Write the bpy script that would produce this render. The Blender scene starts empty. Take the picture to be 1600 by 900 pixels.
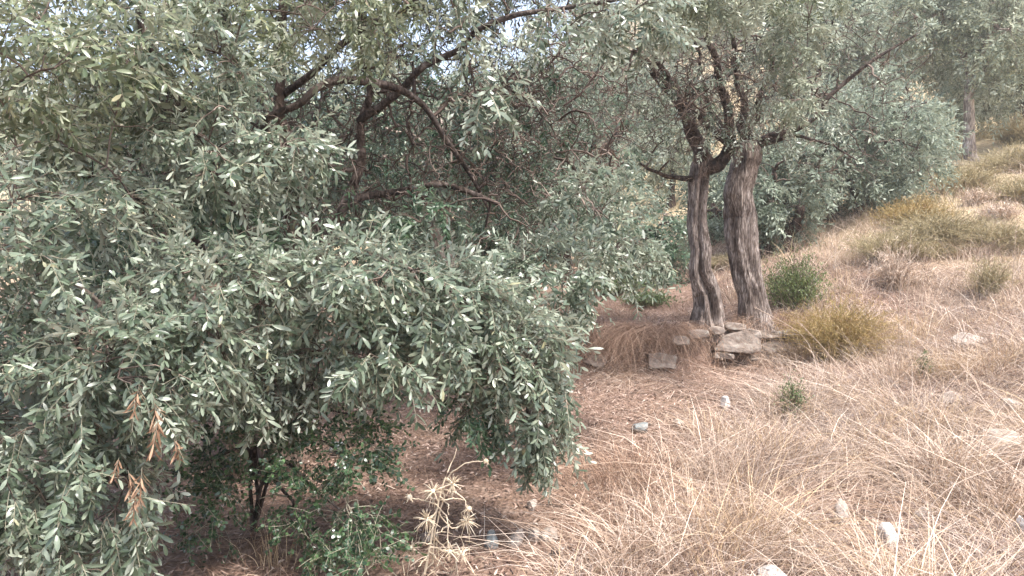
import bpy, math, numpy as np
from mathutils import Matrix, Vector

sc = bpy.context.scene
COL = sc.collection
rng = np.random.default_rng(7)

# ------------------------------------------------------------------ camera, sky, sun, exposure
FPX = 1164.0
CAMZ = 1.6
cam_d = bpy.data.cameras.new('camera')
cam = bpy.data.objects.new('camera', cam_d)
COL.objects.link(cam)
cam.location = (0, 0, CAMZ)
cam.rotation_euler = (math.radians(90), 0, 0)
cam_d.sensor_width = 36.0
cam_d.lens = 36.0 * FPX / 1600.0
cam_d.clip_start = 0.05
cam_d.clip_end = 2000.0
sc.camera = cam

SUN_EL, SUN_AZ = math.radians(62), math.radians(135)     # azimuth clockwise from +Y: behind the camera on the right
w = bpy.data.worlds.new('World')
sc.world = w
w.use_nodes = True
wn = w.node_tree.nodes
sky = wn.new('ShaderNodeTexSky')
sky.sky_type = 'NISHITA'
sky.sun_disc = False
sky.sun_elevation = SUN_EL
sky.sun_rotation = SUN_AZ
sky.dust_density = 3.0
sky.ozone_density = 0.7
w.node_tree.links.new(sky.outputs[0], wn['Background'].inputs[0])
wn['Background'].inputs[1].default_value = 0.072

sd = bpy.data.lights.new('sun', 'SUN')
sd.energy = 1.5
sd.angle = math.radians(10)
sd.color = (1.0, 0.965, 0.925)
sun = bpy.data.objects.new('sun', sd)
COL.objects.link(sun)
sdir = Vector((math.sin(SUN_AZ) * math.cos(SUN_EL), math.cos(SUN_AZ) * math.cos(SUN_EL), math.sin(SUN_EL)))
sun.rotation_euler = sdir.to_track_quat('Z', 'Y').to_euler()

sc.view_settings.view_transform = 'Standard'
sc.view_settings.look = 'None'
sc.view_settings.gamma = 1.0
sc.view_settings.exposure = 2.72
sc.view_settings.use_curve_mapping = False
sc.cycles.max_bounces = 6
sc.cycles.diffuse_bounces = 3
sc.cycles.use_denoising = True

# ------------------------------------------------------------------ small helpers
def P(px, py, d):
    """the point seen at photo pixel (px, py) that stands d metres in front of the camera"""
    return np.array(((px - 800.0) / FPX * d, d, CAMZ - (py - 450.0) / FPX * d))

def hash2(ix, iy, s):
    h = (ix.astype(np.int64) * 374761393 + iy.astype(np.int64) * 668265263 + s * 1442695041) & 0x7fffffff
    h = ((h ^ (h >> 13)) * 1274126177) & 0x7fffffff
    return ((h ^ (h >> 16)) & 0xffff) / 65535.0

def vnoise(x, y, s=0):
    ix, iy = np.floor(x), np.floor(y)
    fx, fy = x - ix, y - iy
    fx = fx * fx * (3 - 2 * fx); fy = fy * fy * (3 - 2 * fy)
    a, b = hash2(ix, iy, s), hash2(ix + 1, iy, s)
    c, d = hash2(ix, iy + 1, s), hash2(ix + 1, iy + 1, s)
    return (a * (1 - fx) + b * fx) * (1 - fy) + (c * (1 - fx) + d * fx) * fy

def fbm(x, y, s=0, o=3):
    r, a = 0.0, 0.5
    for k in range(o):
        r = r + a * (vnoise(x, y, s + k * 17) - 0.5) * 2
        x = x * 2.03; y = y * 2.03; a *= 0.5
    return r

def sst(a, b, x):
    t = np.clip((x - a) / (b - a), 0, 1)
    return t * t * (3 - 2 * t)

def wall_y(x):
    return 6.62 + 0.26 * np.clip(x, -2, 4) + 0.06 * np.sin(x * 3.1) + 0.07 * fbm(x * 5.0, x * 0 + 2.5, 88, 2)

def H(x, y):
    """height of the ground"""
    x = np.asarray(x, float); y = np.asarray(y, float)
    z = 0.1 + 0.115 * np.clip(y, -8, 200)
    step = 0.30 * sst(-0.06, 0.08, y - wall_y(x)) * sst(3.6, 2.5, x) + 0.30 * sst(-0.9, 1.2, y - wall_y(x)) * sst(2.5, 3.6, x)
    z = z + step
    rx = np.clip(x - 2.0, 0, 60)
    z = z + 0.165 * rx * rx / (rx + 0.35)
    z = z + 0.10 * np.clip(y - 8, 0, 14) * sst(0, 6, x)
    far = np.clip(y - 20, 0, 60)
    far = far * far / (far + 6)
    z = z + far * (0.23 + 0.30 * sst(3, 22, x))
    z = z + 0.05 * np.clip(x + 3, -30, 0)
    z = z + 0.11 * np.maximum(0, fbm(x * 1.25, y * 1.25, 61, 2)) * sst(.2, 1.0, x - .28 - (y - 3.2) * .6)
    n = fbm(x * 0.35, y * 0.35, 3, 3)
    z = z + n * (0.10 + 0.02 * np.clip(y - 6, 0, 60)) * sst(2, 5, y)
    z = z + 0.16 * fbm(x * .9, y * .9, 71, 3) * sst(2.5, 4.5, x - np.clip(5 - y, -3, 2) * .5)
    z = z + 0.035 * fbm(x * 1.7, y * 1.7, 9, 3) + 0.014 * fbm(x * 7, y * 7, 21, 2)
    return z

class MB:
    """collects triangles; build() links them as one mesh object"""
    def __init__(self):
        self.v, self.t, self.n = [], [], 0
    def add(self, v, t):
        v = np.asarray(v, np.float32).reshape(-1, 3)
        t = np.asarray(t, np.int64).reshape(-1, 3)
        self.v.append(v); self.t.append(t + self.n); self.n += len(v)
        return self
    def arrays(self):
        return (np.concatenate(self.v), np.concatenate(self.t)) if self.v else (np.zeros((0, 3), np.float32), np.zeros((0, 3), np.int64))
    def mesh(self, name, mat, base=None, smooth=True):
        v, t = self.arrays()
        if base is not None:
            v = v - np.asarray(base, np.float32)
        me = bpy.data.meshes.new(name)
        me.vertices.add(len(v))
        me.vertices.foreach_set('co', v.astype(np.float32).ravel())
        me.loops.add(len(t) * 3)
        me.loops.foreach_set('vertex_index', t.astype(np.int32).ravel())
        me.polygons.add(len(t))
        me.polygons.foreach_set('loop_start', np.arange(0, len(t) * 3, 3, dtype=np.int32))
        me.polygons.foreach_set('use_smooth', np.full(len(t), smooth))
        me.update(calc_edges=True)
        me.materials.append(mat)
        return me
    def build(self, name, mat, parent=None, base=None, smooth=True, kind=None, label=None):
        o = bpy.data.objects.new(name, self.mesh(name, mat, base, smooth))
        COL.objects.link(o)
        if parent is not None:
            o.parent = parent
        elif base is not None:
            o.location = base
        if kind: o['kind'] = kind
        if label: o['label'] = label
        return o

def empty(name, loc, label, cat, group=None):
    o = bpy.data.objects.new(name, None)
    COL.objects.link(o)
    o.location = loc
    o['label'] = label; o['category'] = cat
    if group: o['group'] = group
    o.empty_display_size = 0.1
    return o

def tag(o, label, cat, group=None):
    o['label'] = label; o['category'] = cat
    if group: o['group'] = group
    return o

def norm(v):
    return v / np.maximum(np.linalg.norm(v, axis=-1, keepdims=True), 1e-9)

def tubes(Pn, R, k=3):
    """N tubes of n points each -> verts, tris"""
    Pn = np.asarray(Pn, float); N, n = Pn.shape[:2]
    T = norm(np.gradient(Pn, axis=1))
    ref = np.where(np.abs(T[..., 2:3]) > 0.9, np.array([1.0, 0, 0]), np.array([0, 0, 1.0]))
    U = norm(np.cross(T, ref)); V = np.cross(T, U)
    a = np.arange(k) / k * 2 * np.pi
    v = Pn[:, :, None] + (U[:, :, None] * np.cos(a)[:, None] + V[:, :, None] * np.sin(a)[:, None]) * np.asarray(R)[:, :, None, None]
    base = (np.arange(N) * n * k)[:, None, None]
    i = np.arange(n - 1)[:, None]; j = np.arange(k)[None]
    a0 = i * k + j; b0 = i * k + (j + 1) % k
    q = np.stack([np.stack([a0, a0 + k, b0], -1), np.stack([b0, a0 + k, b0 + k], -1)], 2).reshape(1, -1, 3)
    return v.reshape(-1, 3), (q + base).reshape(-1, 3)

def smooth_path(pts, n):
    """Catmull-Rom through pts (rows may carry the radius as a 4th value)"""
    p = np.asarray(pts, float)
    p = np.vstack([2 * p[0] - p[1], p, 2 * p[-1] - p[-2]])
    m = len(p) - 3
    t = np.linspace(0, m - 1e-6, n)
    i = t.astype(int); f = (t - i)[:, None]
    a, b, c, d = p[i], p[i + 1], p[i + 2], p[i + 3]
    return 0.5 * (2 * b + (c - a) * f + (2 * a - 5 * b + 4 * c - d) * f ** 2 + (3 * b - a - 3 * c + d) * f ** 3)

def rot_from(X, up):
    """rotation matrices whose x axis is X and whose z axis leans to up"""
    X = norm(X); Y = norm(np.cross(up, X)); Z = np.cross(X, Y)
    return np.stack([X, Y, Z], -1)

# ------------------------------------------------------------------ materials
def mat(name):
    m = bpy.data.materials.new(name)
    m.use_nodes = True
    nt = m.node_tree
    return m, nt, nt.nodes['Principled BSDF']

def node(nt, typ, **kw):
    n = nt.nodes.new(typ)
    for k, v in kw.items():
        if k.startswith('i_'):
            n.inputs[k[2:].replace('_', ' ')].default_value = v
        else:
            setattr(n, k, v)
    return n

def ramp(nt, src, stops):
    r = nt.nodes.new('ShaderNodeValToRGB')
    e = r.color_ramp.elements
    while len(e) < len(stops):
        e.new(0.5)
    for q, (p, c) in zip(e, stops):
        q.position = p; q.color = (*c, 1) if len(c) == 3 else c
    nt.links.new(src, r.inputs[0])
    return r.outputs[0]

def mixc(nt, f, a, b, typ='MIX'):
    m = nt.nodes.new('ShaderNodeMix')
    m.data_type = 'RGBA'; m.blend_type = typ
    for s, x in ((0, f), (6, a), (7, b)):
        if hasattr(x, 'is_output') or isinstance(x, bpy.types.NodeSocket):
            nt.links.new(x, m.inputs[s])
        else:
            m.inputs[s].default_value = x if s == 0 else (*x, 1)
    return m.outputs[2]

def leaf_mat(name, stops, back, rough=0.45, trans=0.2, spec=0.4):
    """leaf: colour differs from leaf to leaf, paler underside, a little light shines through"""
    m, nt, b = mat(name)
    g = node(nt, 'ShaderNodeNewGeometry')
    top = ramp(nt, g.outputs['Random Per Island'], stops)
    col = mixc(nt, g.outputs['Backfacing'], top, back)
    nt.links.new(col, b.inputs['Base Color'])
    b.inputs['Roughness'].default_value = rough
    b.inputs['Specular IOR Level'].default_value = spec
    tr = node(nt, 'ShaderNodeBsdfTranslucent')
    nt.links.new(col, tr.inputs[0])
    mx = node(nt, 'ShaderNodeMixShader')
    mx.inputs[0].default_value = trans
    nt.links.new(b.outputs[0], mx.inputs[1]); nt.links.new(tr.outputs[0], mx.inputs[2])
    nt.links.new(mx.outputs[0], nt.nodes['Material Output'].inputs[0])
    return m

def island_mat(name, stops, rough=0.8, trans=0.0):
    m, nt, b = mat(name)
    g = node(nt, 'ShaderNodeNewGeometry')
    c = ramp(nt, g.outputs['Random Per Island'], stops)
    nt.links.new(c, b.inputs['Base Color'])
    b.inputs['Roughness'].default_value = rough
    b.inputs['Specular IOR Level'].default_value = 0.2
    if trans:
        tr = node(nt, 'ShaderNodeBsdfTranslucent')
        nt.links.new(c, tr.inputs[0])
        mx = node(nt, 'ShaderNodeMixShader')
        mx.inputs[0].default_value = trans
        nt.links.new(b.outputs[0], mx.inputs[1]); nt.links.new(tr.outputs[0], mx.inputs[2])
        nt.links.new(mx.outputs[0], nt.nodes['Material Output'].inputs[0])
    return m

def bark_mat(name, dark, mid, pale, scale=1.0, bump=0.6, along=2.2):
    m, nt, b = mat(name)
    tc = node(nt, 'ShaderNodeTexCoord')
    mp = node(nt, 'ShaderNodeMapping')
    mp.inputs['Scale'].default_value = (14 * scale, 14 * scale, along * scale)
    nt.links.new(tc.outputs['Object'], mp.inputs[0])
    n1 = node(nt, 'ShaderNodeTexNoise', i_Scale=3.0, i_Detail=8.0, i_Roughness=0.65, i_Distortion=0.6)
    nt.links.new(mp.outputs[0], n1.inputs['Vector'])
    n2 = node(nt, 'ShaderNodeTexNoise', i_Scale=4.5, i_Detail=5.0)
    nt.links.new(tc.outputs['Object'], n2.inputs['Vector'])
    c1 = ramp(nt, n1.outputs[0], [(0.34, dark), (0.50, mid), (0.66, pale)])
    c2 = ramp(nt, n2.outputs[0], [(0.40, (0.62, 0.57, 0.54)), (0.62, (1.30, 1.27, 1.24))])
    mp2 = node(nt, 'ShaderNodeMapping')
    mp2.inputs['Scale'].default_value = (34 * scale, 34 * scale, max(along, 3.2) * 1.4 * scale)
    nt.links.new(tc.outputs['Object'], mp2.inputs[0])
    vo = node(nt, 'ShaderNodeTexVoronoi', feature='DISTANCE_TO_EDGE', i_Scale=1.0)
    nw = node(nt, 'ShaderNodeMix', data_type='RGBA'); nw.inputs[0].default_value = .35
    nt.links.new(mp2.outputs[0], nw.inputs[6]); nt.links.new(n1.outputs[1], nw.inputs[7])
    nt.links.new(nw.outputs[2], vo.inputs['Vector'])
    c3 = ramp(nt, vo.outputs[0], [(0.0, (0.50, 0.46, 0.43)), (0.12, (1, 1, 1))])
    c = mixc(nt, 1.0, mixc(nt, 1.0, c1, c2, 'MULTIPLY'), c3, 'MULTIPLY')
    nt.links.new(c, b.inputs['Base Color'])
    b.inputs['Roughness'].default_value = 0.9
    b.inputs['Specular IOR Level'].default_value = 0.15
    bp = node(nt, 'ShaderNodeBump', i_Strength=bump, i_Distance=0.02)
    nt.links.new(n1.outputs[0], bp.inputs['Height'])
    nt.links.new(bp.outputs[0], b.inputs['Normal'])
    return m

def rock_mat(name, a, b_, c, lichen=(0.30, 0.30, 0.26)):
    m, nt, b = mat(name)
    tc = node(nt, 'ShaderNodeTexCoord')
    n1 = node(nt, 'ShaderNodeTexNoise', i_Scale=9.0, i_Detail=8.0, i_Roughness=0.7)
    n2 = node(nt, 'ShaderNodeTexNoise', i_Scale=28.0, i_Detail=5.0)
    n3 = node(nt, 'ShaderNodeTexVoronoi', i_Scale=14.0)
    for n in (n1, n2, n3):
        nt.links.new(tc.outputs['Object'], n.inputs['Vector'])
    col = ramp(nt, n1.outputs[0], [(0.3, a), (0.5, b_), (0.7, c)])
    lm = ramp(nt, n2.outputs[0], [(0.58, (0, 0, 0)), (0.68, (1, 1, 1))])
    col = mixc(nt, lm, col, lichen)
    nt.links.new(col, b.inputs['Base Color'])
    b.inputs['Roughness'].default_value = 0.9
    b.inputs['Specular IOR Level'].default_value = 0.2
    bp = node(nt, 'ShaderNodeBump', i_Strength=0.7, i_Distance=0.015)
    mth = node(nt, 'ShaderNodeMath', operation='ADD')
    nt.links.new(n1.outputs[0], mth.inputs[0]); nt.links.new(n2.outputs[0], mth.inputs[1])
    nt.links.new(mth.outputs[0], bp.inputs['Height'])
    nt.links.new(bp.outputs[0], b.inputs['Normal'])
    return m

M = {}
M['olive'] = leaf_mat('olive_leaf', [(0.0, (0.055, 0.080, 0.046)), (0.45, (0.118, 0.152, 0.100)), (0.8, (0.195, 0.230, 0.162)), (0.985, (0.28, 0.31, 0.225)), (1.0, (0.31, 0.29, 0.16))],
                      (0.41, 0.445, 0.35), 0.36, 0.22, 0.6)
M['olive_sun'] = leaf_mat('olive_leaf_sunlit_yellow', [(0.0, (0.075, 0.100, 0.050)), (0.5, (0.145, 0.172, 0.095)), (0.95, (0.22, 0.24, 0.135)), (1.0, (0.32, 0.30, 0.16))],
                          (0.36, 0.38, 0.27), 0.38, 0.25, 0.55)  # sunlit yellow of the upper crown put into the leaf colour
M['olive_dark_shaded'] = leaf_mat('olive_leaf_deep_shaded', [(0.0, (0.025, 0.055, 0.028)), (0.6, (0.055, 0.100, 0.050)), (1.0, (0.100, 0.150, 0.080))], (0.20, 0.25, 0.18), 0.4, 0.2, 0.45)  # deep green leaf; inside and behind crowns its colour also carries the shade
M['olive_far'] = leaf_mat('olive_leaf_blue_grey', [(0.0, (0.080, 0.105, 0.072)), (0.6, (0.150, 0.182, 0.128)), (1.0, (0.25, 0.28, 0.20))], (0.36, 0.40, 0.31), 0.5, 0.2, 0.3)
M['olive_glare_pale'] = leaf_mat('olive_leaf_glare_pale', [(0.0, (0.15, 0.175, 0.12)), (0.6, (0.25, 0.275, 0.19)), (1.0, (0.36, 0.375, 0.26))], (0.40, 0.42, 0.32), 0.5, 0.25, 0.3)  # paleness of glare and sun put into the leaf colour
M['glossy'] = leaf_mat('glossy_leaf', [(0.0, (0.018, 0.040, 0.018)), (0.6, (0.040, 0.076, 0.036)), (0.97, (0.075, 0.120, 0.058)), (1.0, (0.24, 0.25, 0.16))], (0.11, 0.19, 0.08), 0.28, 0.25, 0.5)
M['bright'] = leaf_mat('fresh_leaf', [(0.0, (0.045, 0.072, 0.020)), (0.6, (0.105, 0.145, 0.042)), (1.0, (0.24, 0.26, 0.085))], (0.17, 0.21, 0.08), 0.4, 0.3, 0.4)
M['green'] = leaf_mat('plant_green', [(0.0, (0.05, 0.09, 0.03)), (0.6, (0.10, 0.15, 0.055)), (1.0, (0.18, 0.22, 0.09))], (0.16, 0.2, 0.09), 0.5, 0.25, 0.3)
M['broom'] = leaf_mat('broom_twigs', [(0.0, (0.16, 0.130, 0.075)), (0.5, (0.31, 0.255, 0.155)), (1.0, (0.50, 0.43, 0.29))], (0.36, 0.30, 0.17), 0.7, 0.25, 0.2)
M['broom_rust'] = leaf_mat('broom_rusty', [(0.0, (0.20, 0.115, 0.055)), (0.5, (0.37, 0.255, 0.12)), (1.0, (0.52, 0.40, 0.22))], (0.36, 0.27, 0.11), 0.7, 0.25, 0.2)
M['dead'] = island_mat('withered_leaf', [(0.0, (0.20, 0.115, 0.07)), (0.6, (0.38, 0.245, 0.16)), (1.0, (0.54, 0.39, 0.28))], 0.7, 0.2)
M['straw'] = island_mat('straw', [(0.0, (0.17, 0.115, 0.082)), (0.3, (0.42, 0.31, 0.225)), (0.75, (0.63, 0.495, 0.395)), (1.0, (0.76, 0.645, 0.535))], 0.6, 0.12)
M['straw_dark'] = island_mat('straw_weathered', [(0.0, (0.09, 0.06, 0.045)), (0.5, (0.21, 0.15, 0.115)), (1.0, (0.36, 0.27, 0.21))], 0.8)
M['straw_gold'] = island_mat('straw_golden', [(0.0, (0.26, 0.165, 0.09)), (0.5, (0.50, 0.36, 0.22)), (1.0, (0.68, 0.53, 0.35))], 0.65, 0.12)
M['straw_red'] = island_mat('straw_russet', [(0.0, (0.15, 0.090, 0.062)), (0.5, (0.33, 0.215, 0.15)), (1.0, (0.52, 0.37, 0.27))], 0.75, 0.2)
M['straw_grey'] = island_mat('straw_greyish', [(0.0, (0.15, 0.112, 0.096)), (0.5, (0.34, 0.27, 0.235)), (1.0, (0.56, 0.475, 0.415))], 0.7, 0.1)
M['litter'] = island_mat('fallen_leaf', [(0.0, (0.07, 0.042, 0.032)), (0.3, (0.17, 0.105, 0.08)), (0.65, (0.30, 0.205, 0.16)), (0.92, (0.44, 0.33, 0.27)), (1.0, (0.62, 0.52, 0.44))], 0.7)
M['thistle'] = island_mat('dry_thistle', [(0.0, (0.42, 0.33, 0.225)), (0.6, (0.64, 0.53, 0.39)), (1.0, (0.76, 0.67, 0.53))], 0.7, 0.15)
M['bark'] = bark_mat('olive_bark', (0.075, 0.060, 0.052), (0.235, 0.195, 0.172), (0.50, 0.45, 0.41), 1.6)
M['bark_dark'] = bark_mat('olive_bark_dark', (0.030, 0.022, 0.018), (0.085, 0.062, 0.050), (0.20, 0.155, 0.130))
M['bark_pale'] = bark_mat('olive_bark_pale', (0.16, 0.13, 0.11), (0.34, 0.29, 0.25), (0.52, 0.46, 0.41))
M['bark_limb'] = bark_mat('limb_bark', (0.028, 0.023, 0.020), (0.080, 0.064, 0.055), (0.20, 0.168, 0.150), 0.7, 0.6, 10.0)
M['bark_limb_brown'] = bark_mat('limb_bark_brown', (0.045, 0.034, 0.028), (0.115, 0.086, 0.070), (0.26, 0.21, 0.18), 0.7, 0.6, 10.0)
M['twig'] = island_mat('twig_bark', [(0.0, (0.060, 0.042, 0.034)), (0.6, (0.125, 0.090, 0.072)), (1.0, (0.24, 0.19, 0.155))], 0.85)
M['twig_pale'] = island_mat('young_twig', [(0.0, (0.20, 0.18, 0.13)), (1.0, (0.34, 0.31, 0.23))], 0.7)
M['rock'] = rock_mat('limestone_brown', (0.105, 0.083, 0.068), (0.225, 0.183, 0.153), (0.38, 0.325, 0.28), (0.30, 0.28, 0.24))
M['rock_pale'] = rock_mat('limestone_pale', (0.20, 0.160, 0.132), (0.36, 0.305, 0.26), (0.50, 0.44, 0.385), (0.34, 0.31, 0.27))
M['rock_white'] = rock_mat('limestone_white', (0.34, 0.31, 0.28), (0.56, 0.53, 0.50), (0.72, 0.70, 0.67), (0.40, 0.37, 0.33))
M['rock_blue'] = rock_mat('schist_blue_grey', (0.11, 0.12, 0.12), (0.20, 0.215, 0.21), (0.31, 0.32, 0.31), (0.30, 0.28, 0.25))

# ------------------------------------------------------------------ ground
def axis(parts):
    out = [parts[0][0]]
    for a, b, s in parts:
        n = max(1, int(round((b - a) / s)))
        out += list(np.linspace(a, b, n + 1)[1:])
    return np.array(out)

def make_ground():
    xs = axis([(-120, -30, 6), (-30, -8, 1.0), (-8, -3.5, 0.18), (-3.5, 5.5, 0.07), (5.5, 14, 0.18), (14, 40, 1.0), (40, 160, 6)])
    ys = axis([(-40, -6, 3), (-6, 2, 0.4), (2, 9.5, 0.065), (9.5, 20, 0.2), (20, 70, 1.0), (70, 200, 6)])
    X, Y = np.meshgrid(xs, ys)
    Z = H(X, Y)
    nx, ny = len(xs), len(ys)
    i = np.arange(ny - 1)[:, None]; j = np.arange(nx - 1)[None]
    a = i * nx + j
    t = np.stack([np.stack([a, a + 1, a + nx + 1], -1), np.stack([a, a + nx + 1, a + nx], -1)], 2).reshape(-1, 3)
    m, nt, b = mat('dry_earth')
    tc = node(nt, 'ShaderNodeTexCoord')
    sep = node(nt, 'ShaderNodeSeparateXYZ'); nt.links.new(tc.outputs['Object'], sep.inputs[0])
    n1 = node(nt, 'ShaderNodeTexNoise', i_Scale=1.3, i_Detail=6.0, i_Roughness=0.6)
    n2 = node(nt, 'ShaderNodeTexNoise', i_Scale=16.0, i_Detail=8.0, i_Roughness=0.7)
    n3 = node(nt, 'ShaderNodeTexVoronoi', i_Scale=45.0)
    for n in (n1, n2, n3):
        nt.links.new(tc.outputs['Object'], n.inputs['Vector'])
    soil = ramp(nt, n2.outputs[0], [(0.3, (0.115, 0.072, 0.052)), (0.5, (0.20, 0.130, 0.098)), (0.72, (0.33, 0.24, 0.19))])
    straw = ramp(nt, n2.outputs[0], [(0.3, (0.26, 0.19, 0.12)), (0.5, (0.42, 0.33, 0.21)), (0.72, (0.56, 0.47, 0.33))])
    # dry grass turns the upper slope straw coloured
    mr = node(nt, 'ShaderNodeMapRange'); mr.inputs[1].default_value = 0.0; mr.inputs[2].default_value = 9.0
    far_ = node(nt, 'ShaderNodeMath', operation='MULTIPLY_ADD'); far_.inputs[1].default_value = 2.6; far_.inputs[2].default_value = -18.5
    nt.links.new(sep.outputs[0], far_.inputs[0])
    far2 = node(nt, 'ShaderNodeMath', operation='MAXIMUM'); far2.inputs[1].default_value = -11.0
    nt.links.new(far_.outputs[0], far2.inputs[0])
    far3 = node(nt, 'ShaderNodeMath', operation='ADD')
    nt.links.new(sep.outputs[1], far3.inputs[0]); nt.links.new(far2.outputs[0], far3.inputs[1])
    nt.links.new(far3.outputs[0], mr.inputs[0])
    ad = node(nt, 'ShaderNodeMath', operation='MULTIPLY_ADD'); ad.inputs[1].default_value = 0.6; ad.inputs[2].default_value = -0.3
    nt.links.new(n1.outputs[0], ad.inputs[0])
    su = node(nt, 'ShaderNodeMath', operation='ADD', use_clamp=True)
    nt.links.new(mr.outputs[0], su.inputs[0]); nt.links.new(ad.outputs[0], su.inputs[1])
    col = mixc(nt, su.outputs[0], soil, straw)
    nt.links.new(col, b.inputs['Base Color'])
    b.inputs['Roughness'].default_value = 0.95
    b.inputs['Specular IOR Level'].default_value = 0.1
    bp = node(nt, 'ShaderNodeBump', i_Strength=0.8, i_Distance=0.03)
    mth = node(nt, 'ShaderNodeMath', operation='ADD')
    nt.links.new(n2.outputs[0], mth.inputs[0]); nt.links.new(n3.outputs[0], mth.inputs[1])
    nt.links.new(mth.outputs[0], bp.inputs['Height']); nt.links.new(bp.outputs[0], b.inputs['Normal'])
    MB().add(np.stack([X, Y, Z], -1), t).build('ground', m, kind='structure')

make_ground()

# ------------------------------------------------------------------ leaves and sprigs
def leaf_geo(L, W, hi, bend, r):
    """one leaf along +x, upper face to +z, widest past the middle"""
    if hi == 2:
        x = np.array([0, .18, .48, .80, 1.0]) * L
        wd = np.array([0, .55, .92, .78, 0]) * W / 2
        z = -bend * L * (x / L) ** 2
        c = np.stack([x, x * 0, z], -1)
        l = np.stack([x, wd, z + wd * 0.35], -1)[1:4]
        q = np.stack([x, -wd, z + wd * 0.35], -1)[1:4]
        v = np.vstack([c, l, q])
        t = [(0, 1, 5), (0, 8, 1), (1, 2, 6), (1, 6, 5), (1, 8, 9), (1, 9, 2), (2, 3, 7), (2, 7, 6), (2, 9, 10), (2, 10, 3), (3, 4, 7), (3, 10, 4)]
        return v, np.array(t)
    if hi == 1:
        x = np.array([0, .40, .80, 1.0]) * L
        wd = np.array([0, .85, .75, 0]) * W / 2
        z = -bend * L * (x / L) ** 2
        v = np.array([(x[0], 0, z[0]), (x[1], wd[1], z[1] + wd[1] * .2), (x[1], -wd[1], z[1] + wd[1] * .2), (x[2], wd[2], z[2]), (x[2], -wd[2], z[2]), (x[3], 0, z[3])])
        return v, np.array([(0, 2, 1), (1, 2, 4), (1, 4, 3), (3, 4, 5)])
    v = np.array([(0, 0, 0), (0.55 * L, W / 2, -bend * L * .3), (0.55 * L, -W / 2, -bend * L * .3), (L, 0, -bend * L)])
    return v, np.array([(0, 2, 1), (1, 2, 3)])

def euler_m(a, b, c):
    ca, sa, cb, sb, cc, s3 = math.cos(a), math.sin(a), math.cos(b), math.sin(b), math.cos(c), math.sin(c)
    Rx = np.array([[1, 0, 0], [0, ca, -sa], [0, sa, ca]]); Ry = np.array([[cb, 0, sb], [0, 1, 0], [-sb, 0, cb]]); Rz = np.array([[cc, -s3, 0], [s3, cc, 0], [0, 0, 1]])
    return Rz @ Ry @ Rx

def sprig_geo(r, length=0.16, pairs=8, leaf=(0.045, 0.066), width=0.013, hi=1, ang=(25, 65), droop=0.35, stem=True, stem_r=0.0011, sag=0.9):
    """a shoot with opposite leaves along +x; returns leaves and stem as (v, t)"""
    n = 7
    s = np.linspace(0, 1, n)
    bendy, bendz = r.normal(0, .12), -abs(r.normal(0.15, .12))
    path = np.stack([s * length, bendy * length * s ** 2, bendz * length * s ** 2], -1)
    lv = MB()
    for k in range(pairs):
        t = 0.10 + 0.90 * (k + r.uniform(-.2, .2)) / (pairs - 1 if pairs > 1 else 1)
        t = min(max(t, 0.05), 1.0)
        p = np.array([np.interp(t, s, path[:, a]) for a in range(3)])
        last = k == pairs - 1
        for side in (1, -1):
            if r.random() < 0.08: continue
            L = r.uniform(*leaf) * (0.75 if last else 1.0)
            a = math.radians(r.uniform(*ang)) * (0.5 if last else 1)
            roll = r.normal(0, .5) + (math.pi / 2 * 0.45 * side if k % 2 else 0)
            v, tt = leaf_geo(L, width * r.uniform(.8, 1.2), hi, r.normal(.12, .22), r)
            Rm = euler_m(roll, r.normal(droop * .5, .35), side * a)
            lv.add(v @ Rm.T + p, tt)
    st = MB()
    if stem:
        st.add(*tubes(path[None, ::2], np.linspace(stem_r * 1.4, stem_r * .7, n)[None, ::2], 3))
    return lv.arrays(), st.arrays()

r0 = np.random.default_rng(3)
SPRIG_HI = [sprig_geo(r0, r0.uniform(.10, .17), int(r0.integers(6, 10)), (0.028, 0.056), 0.0128, 2) for _ in range(10)]
SPRIG_MID = [sprig_geo(r0, r0.uniform(.10, .17), int(r0.integers(6, 10)), (0.028, 0.054), 0.0128, 1) for _ in range(10)]
SPRIG_LOW = [sprig_geo(r0, r0.uniform(.15, .24), int(r0.integers(6, 9)), (0.045, 0.075), 0.018, 0, stem=False) for _ in range(8)]
SPRIG_GLOSS = [sprig_geo(r0, r0.uniform(.07, .13), int(r0.integers(5, 9)), (0.014, 0.024), 0.0125, 1, (30, 70), 0.1) for _ in range(8)]
SPRIG_DEAD = [sprig_geo(r0, r0.uniform(.07, .10), 9, (0.030, 0.052), 0.0065, 2, (4, 35), 0.3) for _ in range(3)]

def stamp(templates, which, pos, Rm, scale, part):
    """many copies of the templates as one (v, t); part 0 = leaves, 1 = stems"""
    mb = MB()
    for k, T in enumerate(templates):
        m = which == k
        if not m.any(): continue
        v, t = T[part]
        if len(v) == 0: continue
        W = np.einsum('nij,vj->nvi', Rm[m] * scale[m][:, None, None], v) + pos[m][:, None]
        tt = t[None] + (np.arange(m.sum()) * len(v))[:, None, None]
        mb.add(W, tt)
    return mb

_shared = {}
def sprig_mesh(key, templates, k, leafmat, stemmat):
    kk = (key, k, leafmat.name)
    if kk not in _shared:
        (lv, lt), (sv, stt) = templates[k]
        mb = MB().add(lv, lt)
        nl = len(lt)
        if len(sv): mb.add(sv, stt)
        me = mb.mesh('sprig', leafmat)
        me.materials.append(stemmat)
        mi = np.zeros(len(me.polygons), np.int32); mi[nl:] = 1
        me.polygons.foreach_set('material_index', mi)
        _shared[kk] = me
    return _shared[kk]

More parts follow.
